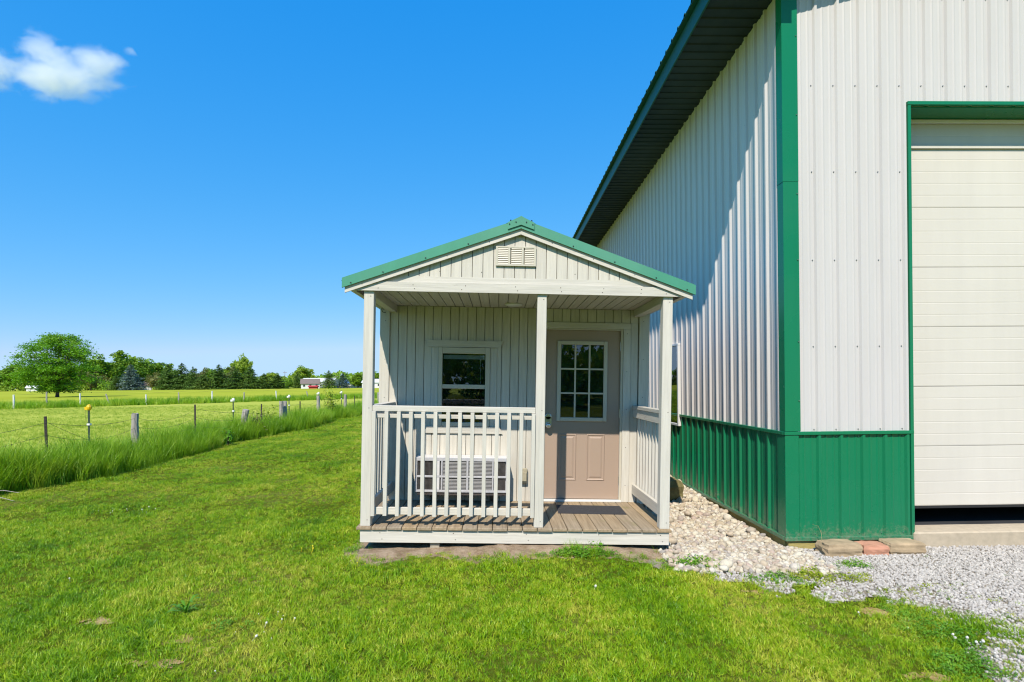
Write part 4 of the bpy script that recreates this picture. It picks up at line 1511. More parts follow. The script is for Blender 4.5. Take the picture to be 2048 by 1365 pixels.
# blossoms: white clover and yellow sorrel, tiny
def blossom_mesh(name, mat, r, h):
    m = MB()
    m.tube([(0, 0, 0), (0, 0, h - r)], .0012, 4)
    for k in range(3):
        m.tube([(0, 0, h - r), (0, 0, h - r * .3), (0, 0, h + r * .5), (0, 0, h + r)], [r * .6, r, r * .85, r * .2], 7)
        break
    return mesh_np(name, m.v, m.f, mat)
bl_t = hidden_collection("clover_blossom", [blossom_mesh("clover_blossom", 'blossom', .0065 + .0012 * k, .036 + .006 * k) for k in range(3)])
yb_t = hidden_collection("sorrel_blossom", [blossom_mesh("sorrel_blossom", 'yblossom', .006 + .001 * k, .04 + .006 * k) for k in range(3)])
put("clover_blossoms", [(-4.7, 7.05, .45, .18, 55, 1), (-1.55, 3.62, .22, .22, 55, 1), (2.95, 3.35, .20, .34, 60, 1.05), (2.75, 3.75, .3, .2, 20, 1), (-1.6, 3.2, .5, .4, 5, 1), (1.0, 4.2, 1.2, .5, 2.0, 1), (-3.4, 4.5, 1.0, .9, 1.2, 1), (2.3, 4.55, .2, .1, 40, 1), (3.55, 3.3, .2, .2, 30, 1)],
    bl_t, 3, "white clover blossoms dotted through the lawn")
put("sorrel_blossoms", [(-1.75, 5.2, .3, .18, 40, 1), (2.25, 4.45, .2, .06, 90, 1), (3.12, 3.05, .07, .06, 300, 1.2), (1.6, 4.5, .5, .3, 6, 1), (-1.2, 4.8, .2, .1, 40, 1), (-.6, 3.0, 1.5, .4, 1, 1)],
    yb_t, 3, "small yellow sorrel blossoms in the lawn")

# ------------------------------------------------------------------ river rock and gravel
def stone_mesh(name, seed, mat, sub=2, rough=.22, flat=.7):
    rg = np.random.default_rng(seed)
    bm = bmesh.new()
    bmesh.ops.create_icosphere(bm, subdivisions=sub, radius=1.0)
    dirs = rg.normal(size=(7, 3))
    dirs /= np.linalg.norm(dirs, axis=1)[:, None]
    cut = .62 + .3 * rg.random(7)
    asp = np.array([1.0, .72 + .25 * rg.random(), flat * (.8 + .35 * rg.random())])
    for v in bm.verts:
        p = np.array(v.co)
        for d, c in zip(dirs, cut):
            e = p @ d
            if e > c: p = p - d * (e - c) * .8
        p *= 1 + rough * .25 * rg.normal() * (.5 if sub > 1 else 1)
        v.co = p * asp
    me = bpy.data.meshes.new(name)
    bm.to_mesh(me)
    bm.free()
    me.materials.append(MT[mat])
    if sub > 1:
        me.polygons.foreach_set("use_smooth", [True] * len(me.polygons))
    return me


cob = [stone_mesh("stone", 700 + k, 'cobble', 2, .12) for k in range(9)]
# 300 largest ones in view, one by one
n = 5000
x, y = rects(n, 1.45, 2.92, 4.5, 9.5)
k = rock_mask(x, y) & ~((x < 1.66) & (y > 5.16)) & ~((x > 2.86) & (y > 5.4)) & ~((x < 1.80) & (y > 6.3))
x, y = x[k], y[k]
sz = .020 + .026 * RNG.random(len(x)) ** 2.0
sz[RNG.random(len(x)) < .02] *= 1.5
order = np.argsort(-(sz / y ** .5))
px_, py_, pr_ = [], [], []
for i in order:
    if len(px_) >= 300: break
    if px_:
        d = np.hypot(np.array(px_) - x[i], np.array(py_) - y[i]) - (np.array(pr_) + sz[i]) * .78
        if d.min() < 0: continue
    px_.append(x[i]); py_.append(y[i]); pr_.append(sz[i])
random.seed(3)
for a, b, s in zip(px_, py_, pr_):
    o = bpy.data.objects.new("stone", random.choice(cob))
    COL.objects.link(o)
    o.parent = rock_bed
    o.location = (a, b, float(gh(a, b)) + .018 + s * random.uniform(.25, .8))
    o.rotation_euler = (random.uniform(-.5, .5), random.uniform(-.5, .5), random.uniform(0, 6.28))
    o.scale = (s, s, s * random.uniform(.8, 1.1))
cob_t = hidden_collection("small_stone", [stone_mesh("small_stone", 740 + k, 'cobble', 2, .12) for k in range(6)])
n = 26000
x, y = rects(n, 1.45, 3.0, 4.3, 11.0)
k = rock_mask(x, y) & ~((x < 1.64) & (y > 5.2)) & ~((x > 2.87) & (y > 5.4))
x, y = x[k], y[k]
k = RNG.random(len(x)) < np.interp(y, [4.3, 5, 7, 11], [.55, .8, .5, .3])
x, y = x[k], y[k]
n = len(x)
s = .012 + .022 * RNG.random(n) ** 1.5 + np.clip(y - 6, 0, 5) * .003
o = scatter("small_stones", np.c_[x, y, gh(x, y) + .018 + s * .4], rots(n, .5), np.c_[s, s, s * (.8 + .3 * RNG.random(n))], cob_t, 6, None, rock_bed)
chips_t = hidden_collection("gravel_chip", [stone_mesh("gravel_chip", 780 + k, 'chip', 1, .35, .75) for k in range(8)])
n = 84000
x, y = rects(n, 2.3, 8.4, 2.3, 5.55)
k = drive_mask(x, y) & in_view(x, y, 800) & ~((x > 2.9) & (x < 4.2) & (y > 5.40))
x, y = x[k], y[k]
# a few strays on the grass edge
a, b = rects(22000, 1.6, 3.6, 2.4, 5.2)
q = ~drive_mask(a, b) & (RNG.random(22000) < np.maximum(.75 * smooth01(-.55, .0, drive_depth(a, b)) ** 1.5, .6 * margin_mask(a, b)))
x, y = np.concatenate([x, a[q]]), np.concatenate([y, b[q]])
n = len(x)
s = .007 + .011 * RNG.random(n) ** 1.6
scatter("gravel", np.c_[x, y, gh(x, y) + .012 + s * .35], rots(n, .9), np.c_[s, s, s], chips_t, 8, "loose grey limestone gravel of the driveway")


def boulder(name, loc, dims, mat, seed, label, cat="stone", rotz=0.0, group=None):
    rg = np.random.default_rng(seed)
    bm = bmesh.new()
    bmesh.ops.create_cube(bm, size=2.0)
    bmesh.ops.subdivide_edges(bm, edges=bm.edges[:], cuts=5, use_grid_fill=True)
    off = rg.random(3) * 20
    for v in bm.verts:
        p = v.co.copy()
        sp = p.normalized() * 1.25
        p = p.lerp(sp, .38)
        q = np.array(p)
        w = sum(math.sin(3.1 * (k + 1) * q[(k + 1) % 3] + off[k]) * .05 / (k * .6 + 1) for k in range(3))
        p *= 1 + w + rg.normal() * .018
        v.co = (p.x * dims[0] / 2, p.y * dims[1] / 2, p.z * dims[2] / 2)
    me = bpy.data.meshes.new(name)
    bm.to_mesh(me); bm.free()
    me.materials.append(MT[mat])
    o = bpy.data.objects.new(name, me)
    COL.objects.link(o)
    zmin = min(v.co.z for v in me.vertices)
    o.location = (loc[0], loc[1], loc[2] - zmin)
    o.rotation_euler = (0, 0, rotz)
    return tag(o, label, cat, group)


boulder("flat_stone", (3.33, 5.24, -.125), (.36, .20, .135), 'sandstone', 1, "tan sandstone slab under the green corner panel, nearest the river rock", rotz=.06)
boulder("pink_stone", (3.66, 5.25, -.125), (.25, .17, .115), 'pinkstone', 2, "pink stone block between two tan slabs at the building foot", rotz=-.03)
boulder("flat_stone", (3.97, 5.26, -.12), (.34, .20, .125), 'sandstone', 5, "tan sandstone slab beside the overhead door opening", rotz=-.05)
boulder("mossy_rock", (2.28, 7.55, -.06), (.46, .42, .30), 'mossrock', 7, "mossy brown rock behind the right porch post on river rock", "rock", .3)

# a single dry bent stem against the green panel and another on the lawn edge
m = MB()
m.tube([(3.19, 5.30, -.1), (3.20, 5.30, .0), (3.20, 5.31, .08), (3.17, 5.31, .15), (3.11, 5.32, .17)], [.003, .003, .0025, .002, .001], 4)
tag(m.build("dry_stem", 'straw'), "single dry bent grass stem before the green wainscot", "stem")
m = MB()
m.tube([(-7.55, 7.95, .10), (-7.3, 7.86, .10), (-7.05, 7.80, .06), (-6.82, 7.76, .015)], [.006, .006, .005, .003], 5)
m.tube([(-7.5, 8.12, .10), (-7.2, 8.02, .12), (-6.95, 7.98, .09)], [.005, .005, .003], 5)
tag(m.build("dead_stick", 'greypost'), "pale dead stick lying at the edge of the tall grass", "stick")

# ------------------------------------------------------------------ fences
def wood_post(parent, x, y, h, r, lean=(0, 0), seed=0):
    rg = np.random.default_rng(seed)
    m = MB()
    n = 9
    pts, rad = [], []
    for k in range(6):
        t = k / 5
        pts.append((lean[0] * t * h + rg.normal() * .006, lean[1] * t * h, -.05 + t * (h + .05)))
        rad.append(r * (1.06 - .12 * t) * (1 + rg.normal() * .04))
    m.tube(pts, rad, n)
    top = len(m.v)
    m.v = [(a + rg.normal() * .004, b + rg.normal() * .004, c + (rg.normal() * .012 if c > h - .01 else 0)) for a, b, c in m.v]
    o = m.build("wooden_post", 'greypost', None)
    o.parent = parent
    o.location = (x, y, 0)
    return o


def steel_post(parent, x, y, h, lean=(0, 0), mat='steelpost', nm="steel_post"):
    m = MB()
    m.prism([(-.022, 0), (.022, 0), (.022, .006), (.004, .006), (.004, .036), (-.004, .036), (-.004, .006), (-.022, .006)], 2, -.05, h)
    for k in range(int(h / .055)):
        m.box((-.006, .006), (-.006, 0.0), (.03 + k * .055, .05 + k * .055))
    m.v = [(a + lean[0] * c, b + lean[1] * c, c) for a, b, c in m.v]
    o = m.build(nm, mat, None)
    o.parent = parent
    o.location = (x, y, 0)
    return o


def wire(parent, pts, r=.0028, nm="wire", barbs=True, sag=.10, mat='wire', seed=0):
    rg = np.random.default_rng(seed)
    P = []
    for a, b in zip(pts[:-1], pts[1:]):
        s = sag * (.3 + 1.2 * rg.random())
        for k in range(12):
            t = k / 12
            q = Vector(a).lerp(Vector(b), t)
            q.z -= s * 4 * t * (1 - t)
            P.append(q)
    P.append(Vector(pts[-1]))
    m = MB()
    m.tube(P, r, 4)
    if barbs:
        for q in P[::2]:
            for _ in range(2):
                d = Vector(rg.normal(size=3)).normalized() * .014
                m.tube([q - d, q + d], r * .8, 3)
    o = m.build(nm, mat, None)
    o.parent = parent
    return o


NF = root("wire_fence", (0, 0, 0), "sagging barbed wire fence of mixed wooden and steel posts in tall grass", "fence")
posts = [(-8.0, 5.6, 's', 1.1, (0, 0)), (-8.0, 9.75, 's', 1.10, (-.05, .02)), (-8.0, 12.05, 'w', 1.03, (.005, 0)), (-8.0, 14.4, 's', 1.13, (0, 0)), (-7.95, 16.85, 'w', .88, (.14, .05)),
         (-8.0, 18.35, 's', 1.0, (.01, 0)), (-8.0, 20.05, 'w', 1.04, (-.01, 0)), (-7.98, 20.32, 'w', 1.03, (.01, 0)), (-8.0, 21.9, 's', .98, (0, 0)), (-8.0, 24.1, 'w', 1.15, (0, 0)), (-8.0, 28.2, 'w', 1.12, (.02, 0)),
         (-8.0, 30.1, 's', 1.02, (0, 0)), (-8.0, 36, 'w', 1.1, (0, 0))]
for i, (a, b, k, h, l) in enumerate(posts):
    if k == 'w': wood_post(NF, a, b, h, .075 if i != 4 else .095, l, i)
    else: steel_post(NF, a, b, h, l)
ends = [(a + l[0] * h * .95 + .03, b, h) for a, b, k, h, l in posts]
wire(NF, [(a, b, h * .90) for a, b, h in ends], sag=.11, seed=4)
wire(NF, [(a, b, h * .70) for a, b, h in ends], sag=.13, seed=5)
wire(NF, [(a, b, h * .48) for a, b, h in ends], sag=.06, seed=6)
wire(NF, [(-7.97, 9.75, .98), (-7.75, 11.1, .35)], sag=.02, seed=9, nm="loose_wire")
m = MB()
rg = np.random.default_rng(8)
for k in range(44):
    yy = 5.7 + k * .145
    z1 = .70 * 1.1 - .13 * math.sin((yy % 2.3) / 2.3 * 3.14)
    m.tube([(-8.0, yy, .1), (-7.99 + rg.normal() * .02, yy + rg.normal() * .03, z1 * .6), (-7.97, yy + rg.normal() * .05, z1)], .0018, 3)
o = m.build("mesh_wire", 'wire', None); o.parent = NF; o["kind"] = "stuff"

EF = root("electric_fence", (0, 0, 0), "thin electric fence on steel posts with white and yellow plastic insulators", "fence")
eposts = [(-10, 13.4, 1.10, 'yellow'), (-10, 20.55, 1.07, 'whitecap'), (-10, 25.95, 1.08, 'whitecap'), (-10, 30.15, 1.15, 'whitecap'), (-10, 34.5, 1.14, 'whitecap')]
for a, b, h, c in eposts:
    p = steel_post(EF, a, b, h, (0, 0), 'greenpost')
    m = MB()
    m.tube([(0, .015, h - .05), (0, .015, h - .01), (0, .015, h + .03), (0, .015, h + .075), (0, .015, h + .095)], [.030, .055, .060, .045, .012], 10)
    m.box((-.10, -.02), (0, .03), (h - .04, h + .035))
    k = m.build("insulator_cap", c, None); k.parent = p
    m = MB()
    m.box((-.035, .035), (-.02, .045), (h - .42, h - .37))
    k = m.build("insulator_clip", 'whitecap', None); k.parent = p
    if c == 'yellow':
        m = MB()
        m.tube([(-.09, .02, h - .02), (-.10, .02, h - .15), (-.08, .02, h - .30), (-.02, .02, h - .38)], .003, 4)
        k = m.build("lead_wire", 'wire', None); k.parent = p
wire(EF, [(a, b, h - .02) for a, b, h, c in eposts] , .0015, "wire", False, .04)
wire(EF, [(a, b, h - .40) for a, b, h, c in eposts], .0015, "wire", False, .04)

FF = root("far_fence", (0, 0, 0), "distant row of pale weathered posts across the field in long grass", "fence")
rg = np.random.default_rng(77)
fp = []
for i, px in enumerate((27, 93, 160, 220, 292, 357, 424, 488, 553, 617, 683)):
    # each post stands where its bearing crosses the far fence line
    dx, dy = bearing(px), 1.0
    den = dx * ld.y - dy * ld.x
    t = (FA.x * ld.y - FA.y * ld.x) / den
    X, Y = dx * t, dy * t
    lean = (0, 0)
    if px in (220,): lean = (-.35, 0)
    elif px in (424, 553, 617): lean = (rg.normal() * .10, 0)
    o = wood_post(FF, X, Y, 1.08 + rg.normal() * .08, .052 + .015 * rg.random(), lean, 90 + i)
    o.data.materials[0] = MT['far_white'] if i % 2 == 0 else MT['greypost']
    fp.append((X, Y, 1.2))
wire(FF, fp, .006, "wire", False, .08, 'wire')

# sapling and brush by the near fence
def shrub(name, loc, h, r, nl, size, mat, label, seed, stems=5):
    rg = np.random.default_rng(seed)
    rt = root(name, loc, label, "shrub")
    m = MB()
    tips = []
    for k in range(stems):
        a = rg.random() * 6.283
        e = Vector((math.cos(a) * r * .7 * rg.random(), math.sin(a) * r * .7 * rg.random(), h * (.7 + .3 * rg.random())))
        m.tube([(0, 0, -.02), e * .5 + Vector((0, 0, .05)), e], [.012, .008, .003], 5)
        tips.append(e)
    m.build("stem", 'bark', rt)
    V = np.zeros((nl, 4, 3))
    for i in range(nl):
        e = tips[rg.integers(len(tips))]
        p = np.array(e) * (.25 + .8 * rg.random()) + rg.normal(size=3) * r * .28
        u = rg.normal(size=3); u /= np.linalg.norm(u)
        w = np.cross(u, rg.normal(size=3)); w /= np.linalg.norm(w)
        s = size * (.6 + .8 * rg.random())
        V[i] = [p - u * s, p + w * s * .45, p + u * s, p - w * s * .45]
    o = bpy.data.objects.new("foliage", quads_mesh("foliage", V, mat))
    COL.objects.link(o); o.parent = rt
    return rt
shrub("sapling", (-8.15, 26.2, 0), 1.65, .45, 420, .055, 'weed_y', "leafy yellow green sapling between two fence posts", 5)
shrub("bramble", (-8.05, 18.75, 0), .85, .45, 160, .05, 'weed_y', "low sprawling bramble beside a steel fence post", 6)
shrub("dead_brush", (-7.7, 17.25, 0), .85, .5, 60, .05, 'straw', "tangle of dry brush around the leaning wooden post", 7, 16)
shrub("broadleaf_weed", (-7.25, 14.6, 0), .45, .22, 120, .05, 'weed', "pale broadleaf weed at the mown edge of the tall grass", 8)

# ------------------------------------------------------------------ trees
def rand_quads(P, s, rg, flat=0.0, asp=.6):
    n = len(P)
    u = rg.normal(size=(n, 3)); u[:, 2] *= (1 - flat)
    u /= np.linalg.norm(u, axis=1)[:, None]
    w = rg.normal(size=(n, 3)); w[:, 2] *= (1 - flat)
    w -= (w * u).sum(1)[:, None] * u
    w /= np.linalg.norm(w, axis=1)[:, None]
    s = np.asarray(s)[:, None]
    return np.stack([P - u * s, P + w * s * asp, P + u * s, P - w * s * asp], 1)


def broad_tree(seed, h, w, nclump, nleaf, ls, mat, low=.12, clump=.17, flat=.6):
    """crown of leaf clumps filling an uneven dome, limbs reaching into them. Height h, width w"""
    rg = np.random.default_rng(seed)
    C, Rr = [], []
    lob = rg.random(8)
    while len(C) < nclump:
        p = rg.normal(size=3)
        p /= np.linalg.norm(p)
        q = rg.random() ** .40
        az = math.atan2(p[1], p[0])
        lump = .80 + .28 * math.sin(2 * az + lob[0] * 6) * lob[1] + .20 * math.sin(3 * az + 4 * p[2] + lob[2] * 6)
        c = p * q * lump
        z = (c[2] * .5 + .5)
        c = np.array([c[0] * w / 2, c[1] * w / 2, h * (low + (1 - low) * z)])
        C.append(c)
        Rr.append(clump * w * (.55 + .7 * rg.random()) * (.75 + .4 * (1 - q)))
    V = []
    for c, r in zip(C, Rr):
        k = int(nleaf * (.6 + .8 * rg.random()))
        P = rg.normal(size=(k, 3))
        P /= np.linalg.norm(P, axis=1)[:, None]
        P = P * (rg.random(k) ** .45)[:, None] * r * np.array([1, 1, flat]) + c
        P = P[P[:, 2] > .3]
        V.append(rand_quads(P, ls * (.6 + .8 * rg.random(len(P))), rg, .35))
    V = np.concatenate(V)
    crown = quads_mesh("crown", V, mat)
    m = MB()
    tr = h * .022
    zf = h * max(low + .10, .2)
    m.tube([(0, 0, -.1), (0, 0, zf * .5), (rg.normal() * .1, 0, zf)], [tr * 1.4, tr, tr * .9], 8)
    for c in C[::max(1, nclump // 14)]:
        c = Vector(c)
        st = Vector((0, 0, zf * (.5 + .5 * rg.random())))
        mid = st.lerp(c, .5) + Vector((0, 0, h * .04))
        m.tube([st, mid, c], [tr * .5, tr * .3, tr * .08], 5)
    trunk = mesh_np("trunk", m.v, m.f, 'bark', True)
    return trunk, crown


def spruce(seed, h, w, mat, rows=26, dens=1.0, ls=.28):
    rg = np.random.default_rng(seed)
    V = []
    for i in range(rows):
        t = i / (rows - 1)
        z = h * (.05 + .95 * t)
        rad = w / 2 * (1 - t) ** .68 * (.85 + .3 * rg.random()) + .10
        nbr = int(7 + 10 * (1 - t))
        for b in range(nbr):
            a = rg.random() * 6.283
            L = rad * (.7 + .45 * rg.random())
            k = max(4, int(22 * dens * L / (w / 2) + 4))
            s = rg.random(k) ** .7
            P = np.c_[np.cos(a) * L * s, np.sin(a) * L * s, z - .30 * L * s + .10 * L * s ** 3 + rg.normal(size=k) * .10]
            P[:, :2] += rg.normal(size=(k, 2)) * .13 * L
            V.append(rand_quads(P, ls * h / 12 * (.6 + .7 * rg.random(k)), rg, .3, .45))
    V = np.concatenate(V)
    m = MB()
    m.tube([(0, 0, -.2), (0, 0, h * .98)], [h * .018, .02], 7)
    return mesh_np("trunk", m.v, m.f, 'bark'), quads_mesh("crown", V, mat)


def tree(name, tpl, loc, sc, label, cat="tree", group=None, rot=0.0):
    rt = root(name, loc, label, cat, group, (0, 0, rot))
    rt.scale = sc if isinstance(sc, tuple) else (sc, sc, sc)
    for nm, me in (("trunk", tpl[0]), ("crown", tpl[1])):
        o = bpy.data.objects.new(nm, me)
        COL.objects.link(o)
        o.parent = rt
    return rt


# the lone tree in the field: wide, tiered, low branched
def tiered_tree(seed, h, w, mat):
    rg = np.random.default_rng(seed)
    C = []
    m = MB()
    m.tube([(0, 0, -.1), (.05, 0, h * .06), (.1, .05, h * .16), (.1, 0, h * .30)], [h * .030, h * .023, h * .021, h * .015], 9)
    V = []
    tries = 0
    nC = 260
    while len(C) < nC:
        t = rg.random()
        z = h * (.13 + .87 * t)
        prof = np.interp(t, [0, .10, .25, .45, .62, .78, .90, 1.0], [.42, .70, .95, 1.0, .96, .84, .62, .30])
        a = rg.random() * 6.283
        rr = (rg.random() ** .55) * w / 2 * prof * (.82 + .30 * math.sin(2 * a + 5 * t) * .5 + .22 * rg.random())
        C.append((math.cos(a) * rr, math.sin(a) * rr, z + .02 * h * rg.normal() - .05 * rr))
    C = np.array(C)
    for i, c in enumerate(C):
        rr = math.hypot(c[0], c[1])
        a = math.atan2(c[1], c[0])
        L = w * .085 * (.6 + .8 * rg.random())
        k = int(135 * (.6 + .8 * rg.random()))
        u = rg.normal(size=k) * L * .66
        v = rg.normal(size=k) * L * .52
        zz = rg.normal(size=k) * L * .24 - .20 * np.abs(u) - .03 * u
        P = np.c_[c[0] + math.cos(a) * u - math.sin(a) * v, c[1] + math.sin(a) * u + math.cos(a) * v, c[2] + zz]
        P = P[P[:, 2] > .7]
        V.append(rand_quads(P, .15 * (.6 + .8 * rg.random(len(P))), rg, .55, .5))
        if i % 4 == 0:
            st = Vector((.1, 0, min(h * .30, max(.8, c[2] * .35))))
            cc = Vector(c)
            mid = st.lerp(cc, .5) + Vector((0, 0, h * .03))
            m.tube([st, mid, cc], [h * .009, h * .005, h * .0015], 5)
    return mesh_np("trunk", m.v, m.f, 'bark', True), quads_mesh("crown", np.concatenate(V), mat)


tree("locust_tree", tiered_tree(21, 10.7, 12.9, 'leaf_a'), (-77.0, 96.0, 0), 1.0, "lone wide spreading green tree standing out in the hay field")

BT = [broad_tree(31 + k, 14, 15, 95, 75, .42, 'leaf_b', .04, .15, .75) for k in range(4)]
BO = broad_tree(41, 9, 11, 36, 60, .38, 'leaf_o', .02, .17, .7)
ST = [spruce(51 + k, 14, 8.6, 'needle') for k in range(3)]
SB = spruce(61, 13, 8.0, 'needle_b')


def put_tree(kind, px, top, Y, wpx, label, group):
    """place a tree by its bearing and by the height its top reaches; Y is its real distance"""
    X = bearing(px) * Y
    yh = 768 + 0.0095 * (1024 - px)
    h = (1.6 + (yh - top) / 1080.0 * Y) * (1.13 if kind[0] in 'bo' else 1.0)
    w = wpx / 1080.0 * Y
    tpl, th, tw, nm = {'b0': (BT[0], 14, 15, "broadleaf_tree"), 'b1': (BT[1], 14, 15, "broadleaf_tree"), 'b2': (BT[2], 14, 15, "broadleaf_tree"), 'b3': (BT[3], 14, 15, "broadleaf_tree"),
                       'o': (BO, 9, 11, "olive_tree"), 's0': (ST[0], 14, 8.6, "spruce_tree"), 's1': (ST[1], 14, 8.6, "spruce_tree"), 's2': (ST[2], 14, 8.6, "spruce_tree"), 'u': (SB, 13, 8, "blue_spruce")}[kind]
    return tree(nm, tpl, (X, Y, 0), (w / tw, w / tw, h / th), label, "tree", group, random.uniform(0, 6.28))


random.seed(9)
GRP = "trees along the far edge of the hay field"
for a in [
    ('b2', -60, 735, 330, 121, "broadleaf tree at the far left end of the field edge row"),
    ('b0', 12, 738, 320, 83, "dark green tree left of the lone tree at the field edge"),
    ('b3', 60, 735, 345, 74, "broadleaf tree partly hidden behind the lone tree's left side"),
    ('b1', 128, 739, 335, 81, "broadleaf tree hidden behind the lone tree's trunk side"),
    ('b1', 205, 719, 325, 89, "tall light green tree just right of the lone tree"),
    ('o', 182, 745, 310, 54, "low bright green tree at the foot of the taller one"),
    ('b2', 246, 714, 350, 94, "tallest rounded tree behind the blue spruce"),
    ('b3', 300, 724, 360, 81, "rounded tree between the blue spruce and the dark spruces"),
    ('b0', 176, 730, 340, 60, "pale green tree half behind the lone tree's right side"),
    ('b1', 275, 724, 345, 60, "rounded green tree directly behind the blue spruce"),
    ('b2', 330, 735, 380, 60, "broadleaf tree rising behind the first dark spruce"),
    ('b0', 450, 740, 390, 60, "broadleaf tree behind the yellowish tree mid row"),
    ('b3', 545, 748, 400, 60, "broadleaf tree behind the last dark spruces"),
    ('s1', 232, 752, 300, 37, "small dark conifer left of the blue spruce"),
    ('u', 262, 731, 300, 52, "blue grey spruce at the field edge right of the lone tree"),
    ('o', 312, 749, 305, 45, "olive brown bushy tree left of the dark spruces"),
    ('s0', 336, 730, 300, 49, "dark spruce, first of the dark conifer row"),
    ('s1', 364, 728, 302, 52, "dark spruce, tallest in the middle of three"),
    ('s2', 386, 735, 298, 37, "narrow dark spruce ending the group of three"),
    ('o', 398, 741, 330, 35, "pale olive tree in the gap between conifers"),
    ('s0', 406, 750, 296, 52, "low broad blue green conifer beside the narrow spruce"),
    ('b3', 424, 741, 360, 54, "broadleaf tree rising behind the low conifer"),
    ('s1', 438, 731, 300, 58, "broad dark spruce with rounded shoulders mid field edge"),
    ('o', 458, 739, 330, 40, "yellowish tree between two broad spruces"),
    ('s2', 472, 740, 298, 49, "dark spruce in front of the tall pale tree"),
    ('b0', 482, 718, 400, 51, "tall pale green tree rising above the conifers"),
    ('s0', 500, 734, 300, 52, "tall dark spruce right of the tall pale tree"),
    ('s1', 528, 748, 300, 46, "medium dark spruce near the right of the conifer row"),
    ('s2', 556, 750, 305, 49, "last dark spruce before the farm buildings"),
    ('s0', 596, 746, 340, 34, "dark conifer beside the white gabled house"),
    ('b1', 606, 737, 430, 54, "rounded tree behind the house roof"),
    ('b2', 578, 761, 300, 18, "small shrubby tree between last spruce and house"),
    ('s1', 658, 742, 300, 37, "dense dark green tree right of the long white building"),
    ('u', 686, 748, 300, 34, "small blue spruce beside the porch post"),
    ('b3', 716, 749, 330, 54, "tree partly hidden by the porch post"),
    ('b0', 752, 747, 340, 59, "tree seen between porch post and shed wall"),
]:
    put_tree(*a, GRP)

# an unseen wood added behind the camera to supply dark reflections in the glass
rg = np.random.default_rng(123)
V = []
for k in range(110):
    X, Y = -26 + 48 * rg.random(), -32 - 16 * rg.random()
    z = .8 + 13 * rg.random() ** 1.2
    n = 230
    P = rg.normal(size=(n, 3)); P /= np.linalg.norm(P, axis=1)[:, None]
    P = P * (rg.random(n) ** .4)[:, None] * np.array([2.9, 2.4, 2.2]) + np.array([X, Y, z])
    P = P[P[:, 2] > .1]
    V.append(rand_quads(P, .40 * (.6 + .8 * rg.random(len(P))), rg, .2))
o = bpy.data.objects.new("woods", quads_mesh("woods", np.concatenate(V), 'leaf_b'))
COL.objects.link(o)
tag(o, "added wood behind the viewer, put in for dark reflections in the glass", kind='stuff')

# far wooded skyline: one mass
rg = np.random.default_rng(99)
V = []
for k in range(150):
    px = -250 + 1150 * rg.random()
    Y = 560 + 240 * rg.random()
    top = (19 + 8 * rg.random() + 4 * math.sin(px * .02)) / 1080 * Y + 1
    X = (px - 998) / 1080 * Y
    n = 230
    P = rg.normal(size=(n, 3)); P /= np.linalg.norm(P, axis=1)[:, None]
    P = P * (rg.random(n) ** .4)[:, None] * np.array([12, 8, top * .5]) + np.array([X, Y, top * .5])
    V.append(rand_quads(P, 1.9 * (.6 + .8 * rg.random(n)), rg, .2))
V = np.concatenate(V)
o = bpy.data.objects.new("treeline", quads_mesh("treeline", V, 'leaf_b'))
COL.objects.link(o)
tag(o, "distant wooded skyline far behind the farm buildings", kind='stuff')
V = []
for k in range(120):
    px = -220 + 800 * rg.random()
    Y = 305 + 60 * rg.random()
    top = (2.5 + 4.5 * rg.random() ** 2)
    X = (px - 998) / 1080 * Y
    n = 120
    P = rg.normal(size=(n, 3)); P /= np.linalg.norm(P, axis=1)[:, None]
    P = P * (rg.random(n) ** .4)[:, None] * np.array([4.5, 3, top * .55]) + np.array([X, Y, top * .5])
    V.append(rand_quads(P, .55 * (.6 + .8 * rg.random(n)), rg, .2))
o = bpy.data.objects.new("underbrush", quads_mesh("underbrush", np.concatenate(V), 'leaf_b'))
COL.objects.link(o)
tag(o, "green underbrush filling between the trunks along the field edge", kind='stuff')

# ------------------------------------------------------------------ far buildings
def far_building(name, X, Y, w, d, wall_h, roof_h, rotz, wm, rm, label, wins=3, cat="house"):
    rt = root(name, (X, Y, 0), label, cat, rot=(0, 0, rotz))
    m = MB()
    m.box((-w / 2, w / 2), (-d / 2, d / 2), (-.1, wall_h))
    wl = m.build("wall", wm, rt)
    for s in (-1, 1):
        g = MB().prism([(-d / 2, wall_h + .002), (d / 2, wall_h + .002), (0, wall_h + roof_h - .25)], 0, s * (w / 2 - .2), s * w / 2 - .001 * s)
        g.build("gable", wm, rt)
    for s in (-1, 1):
        g = MB().prism([(s * (d / 2 + .5), wall_h - .1), (0, wall_h + roof_h), (0, wall_h + roof_h - .2), (s * (d / 2 + .5), wall_h - .3)], 0, -w / 2 - .4, w / 2 + .4)
        g.build("roof", rm, rt)
    for k in range(wins):
        xx = -w / 2 + w * (k + .5) / wins
        f = box("window", (xx - .6, xx + .6), (-d / 2 - .06, -d / 2 - .01), (1.0, min(wall_h - .4, 2.3)), 'far_white', rt, 0)
        box("pane", (xx - .5, xx + .5), (-d / 2 - .09, -d / 2 - .065), (1.1, min(wall_h - .5, 2.2)), 'far_pane', f, 0)
    return rt


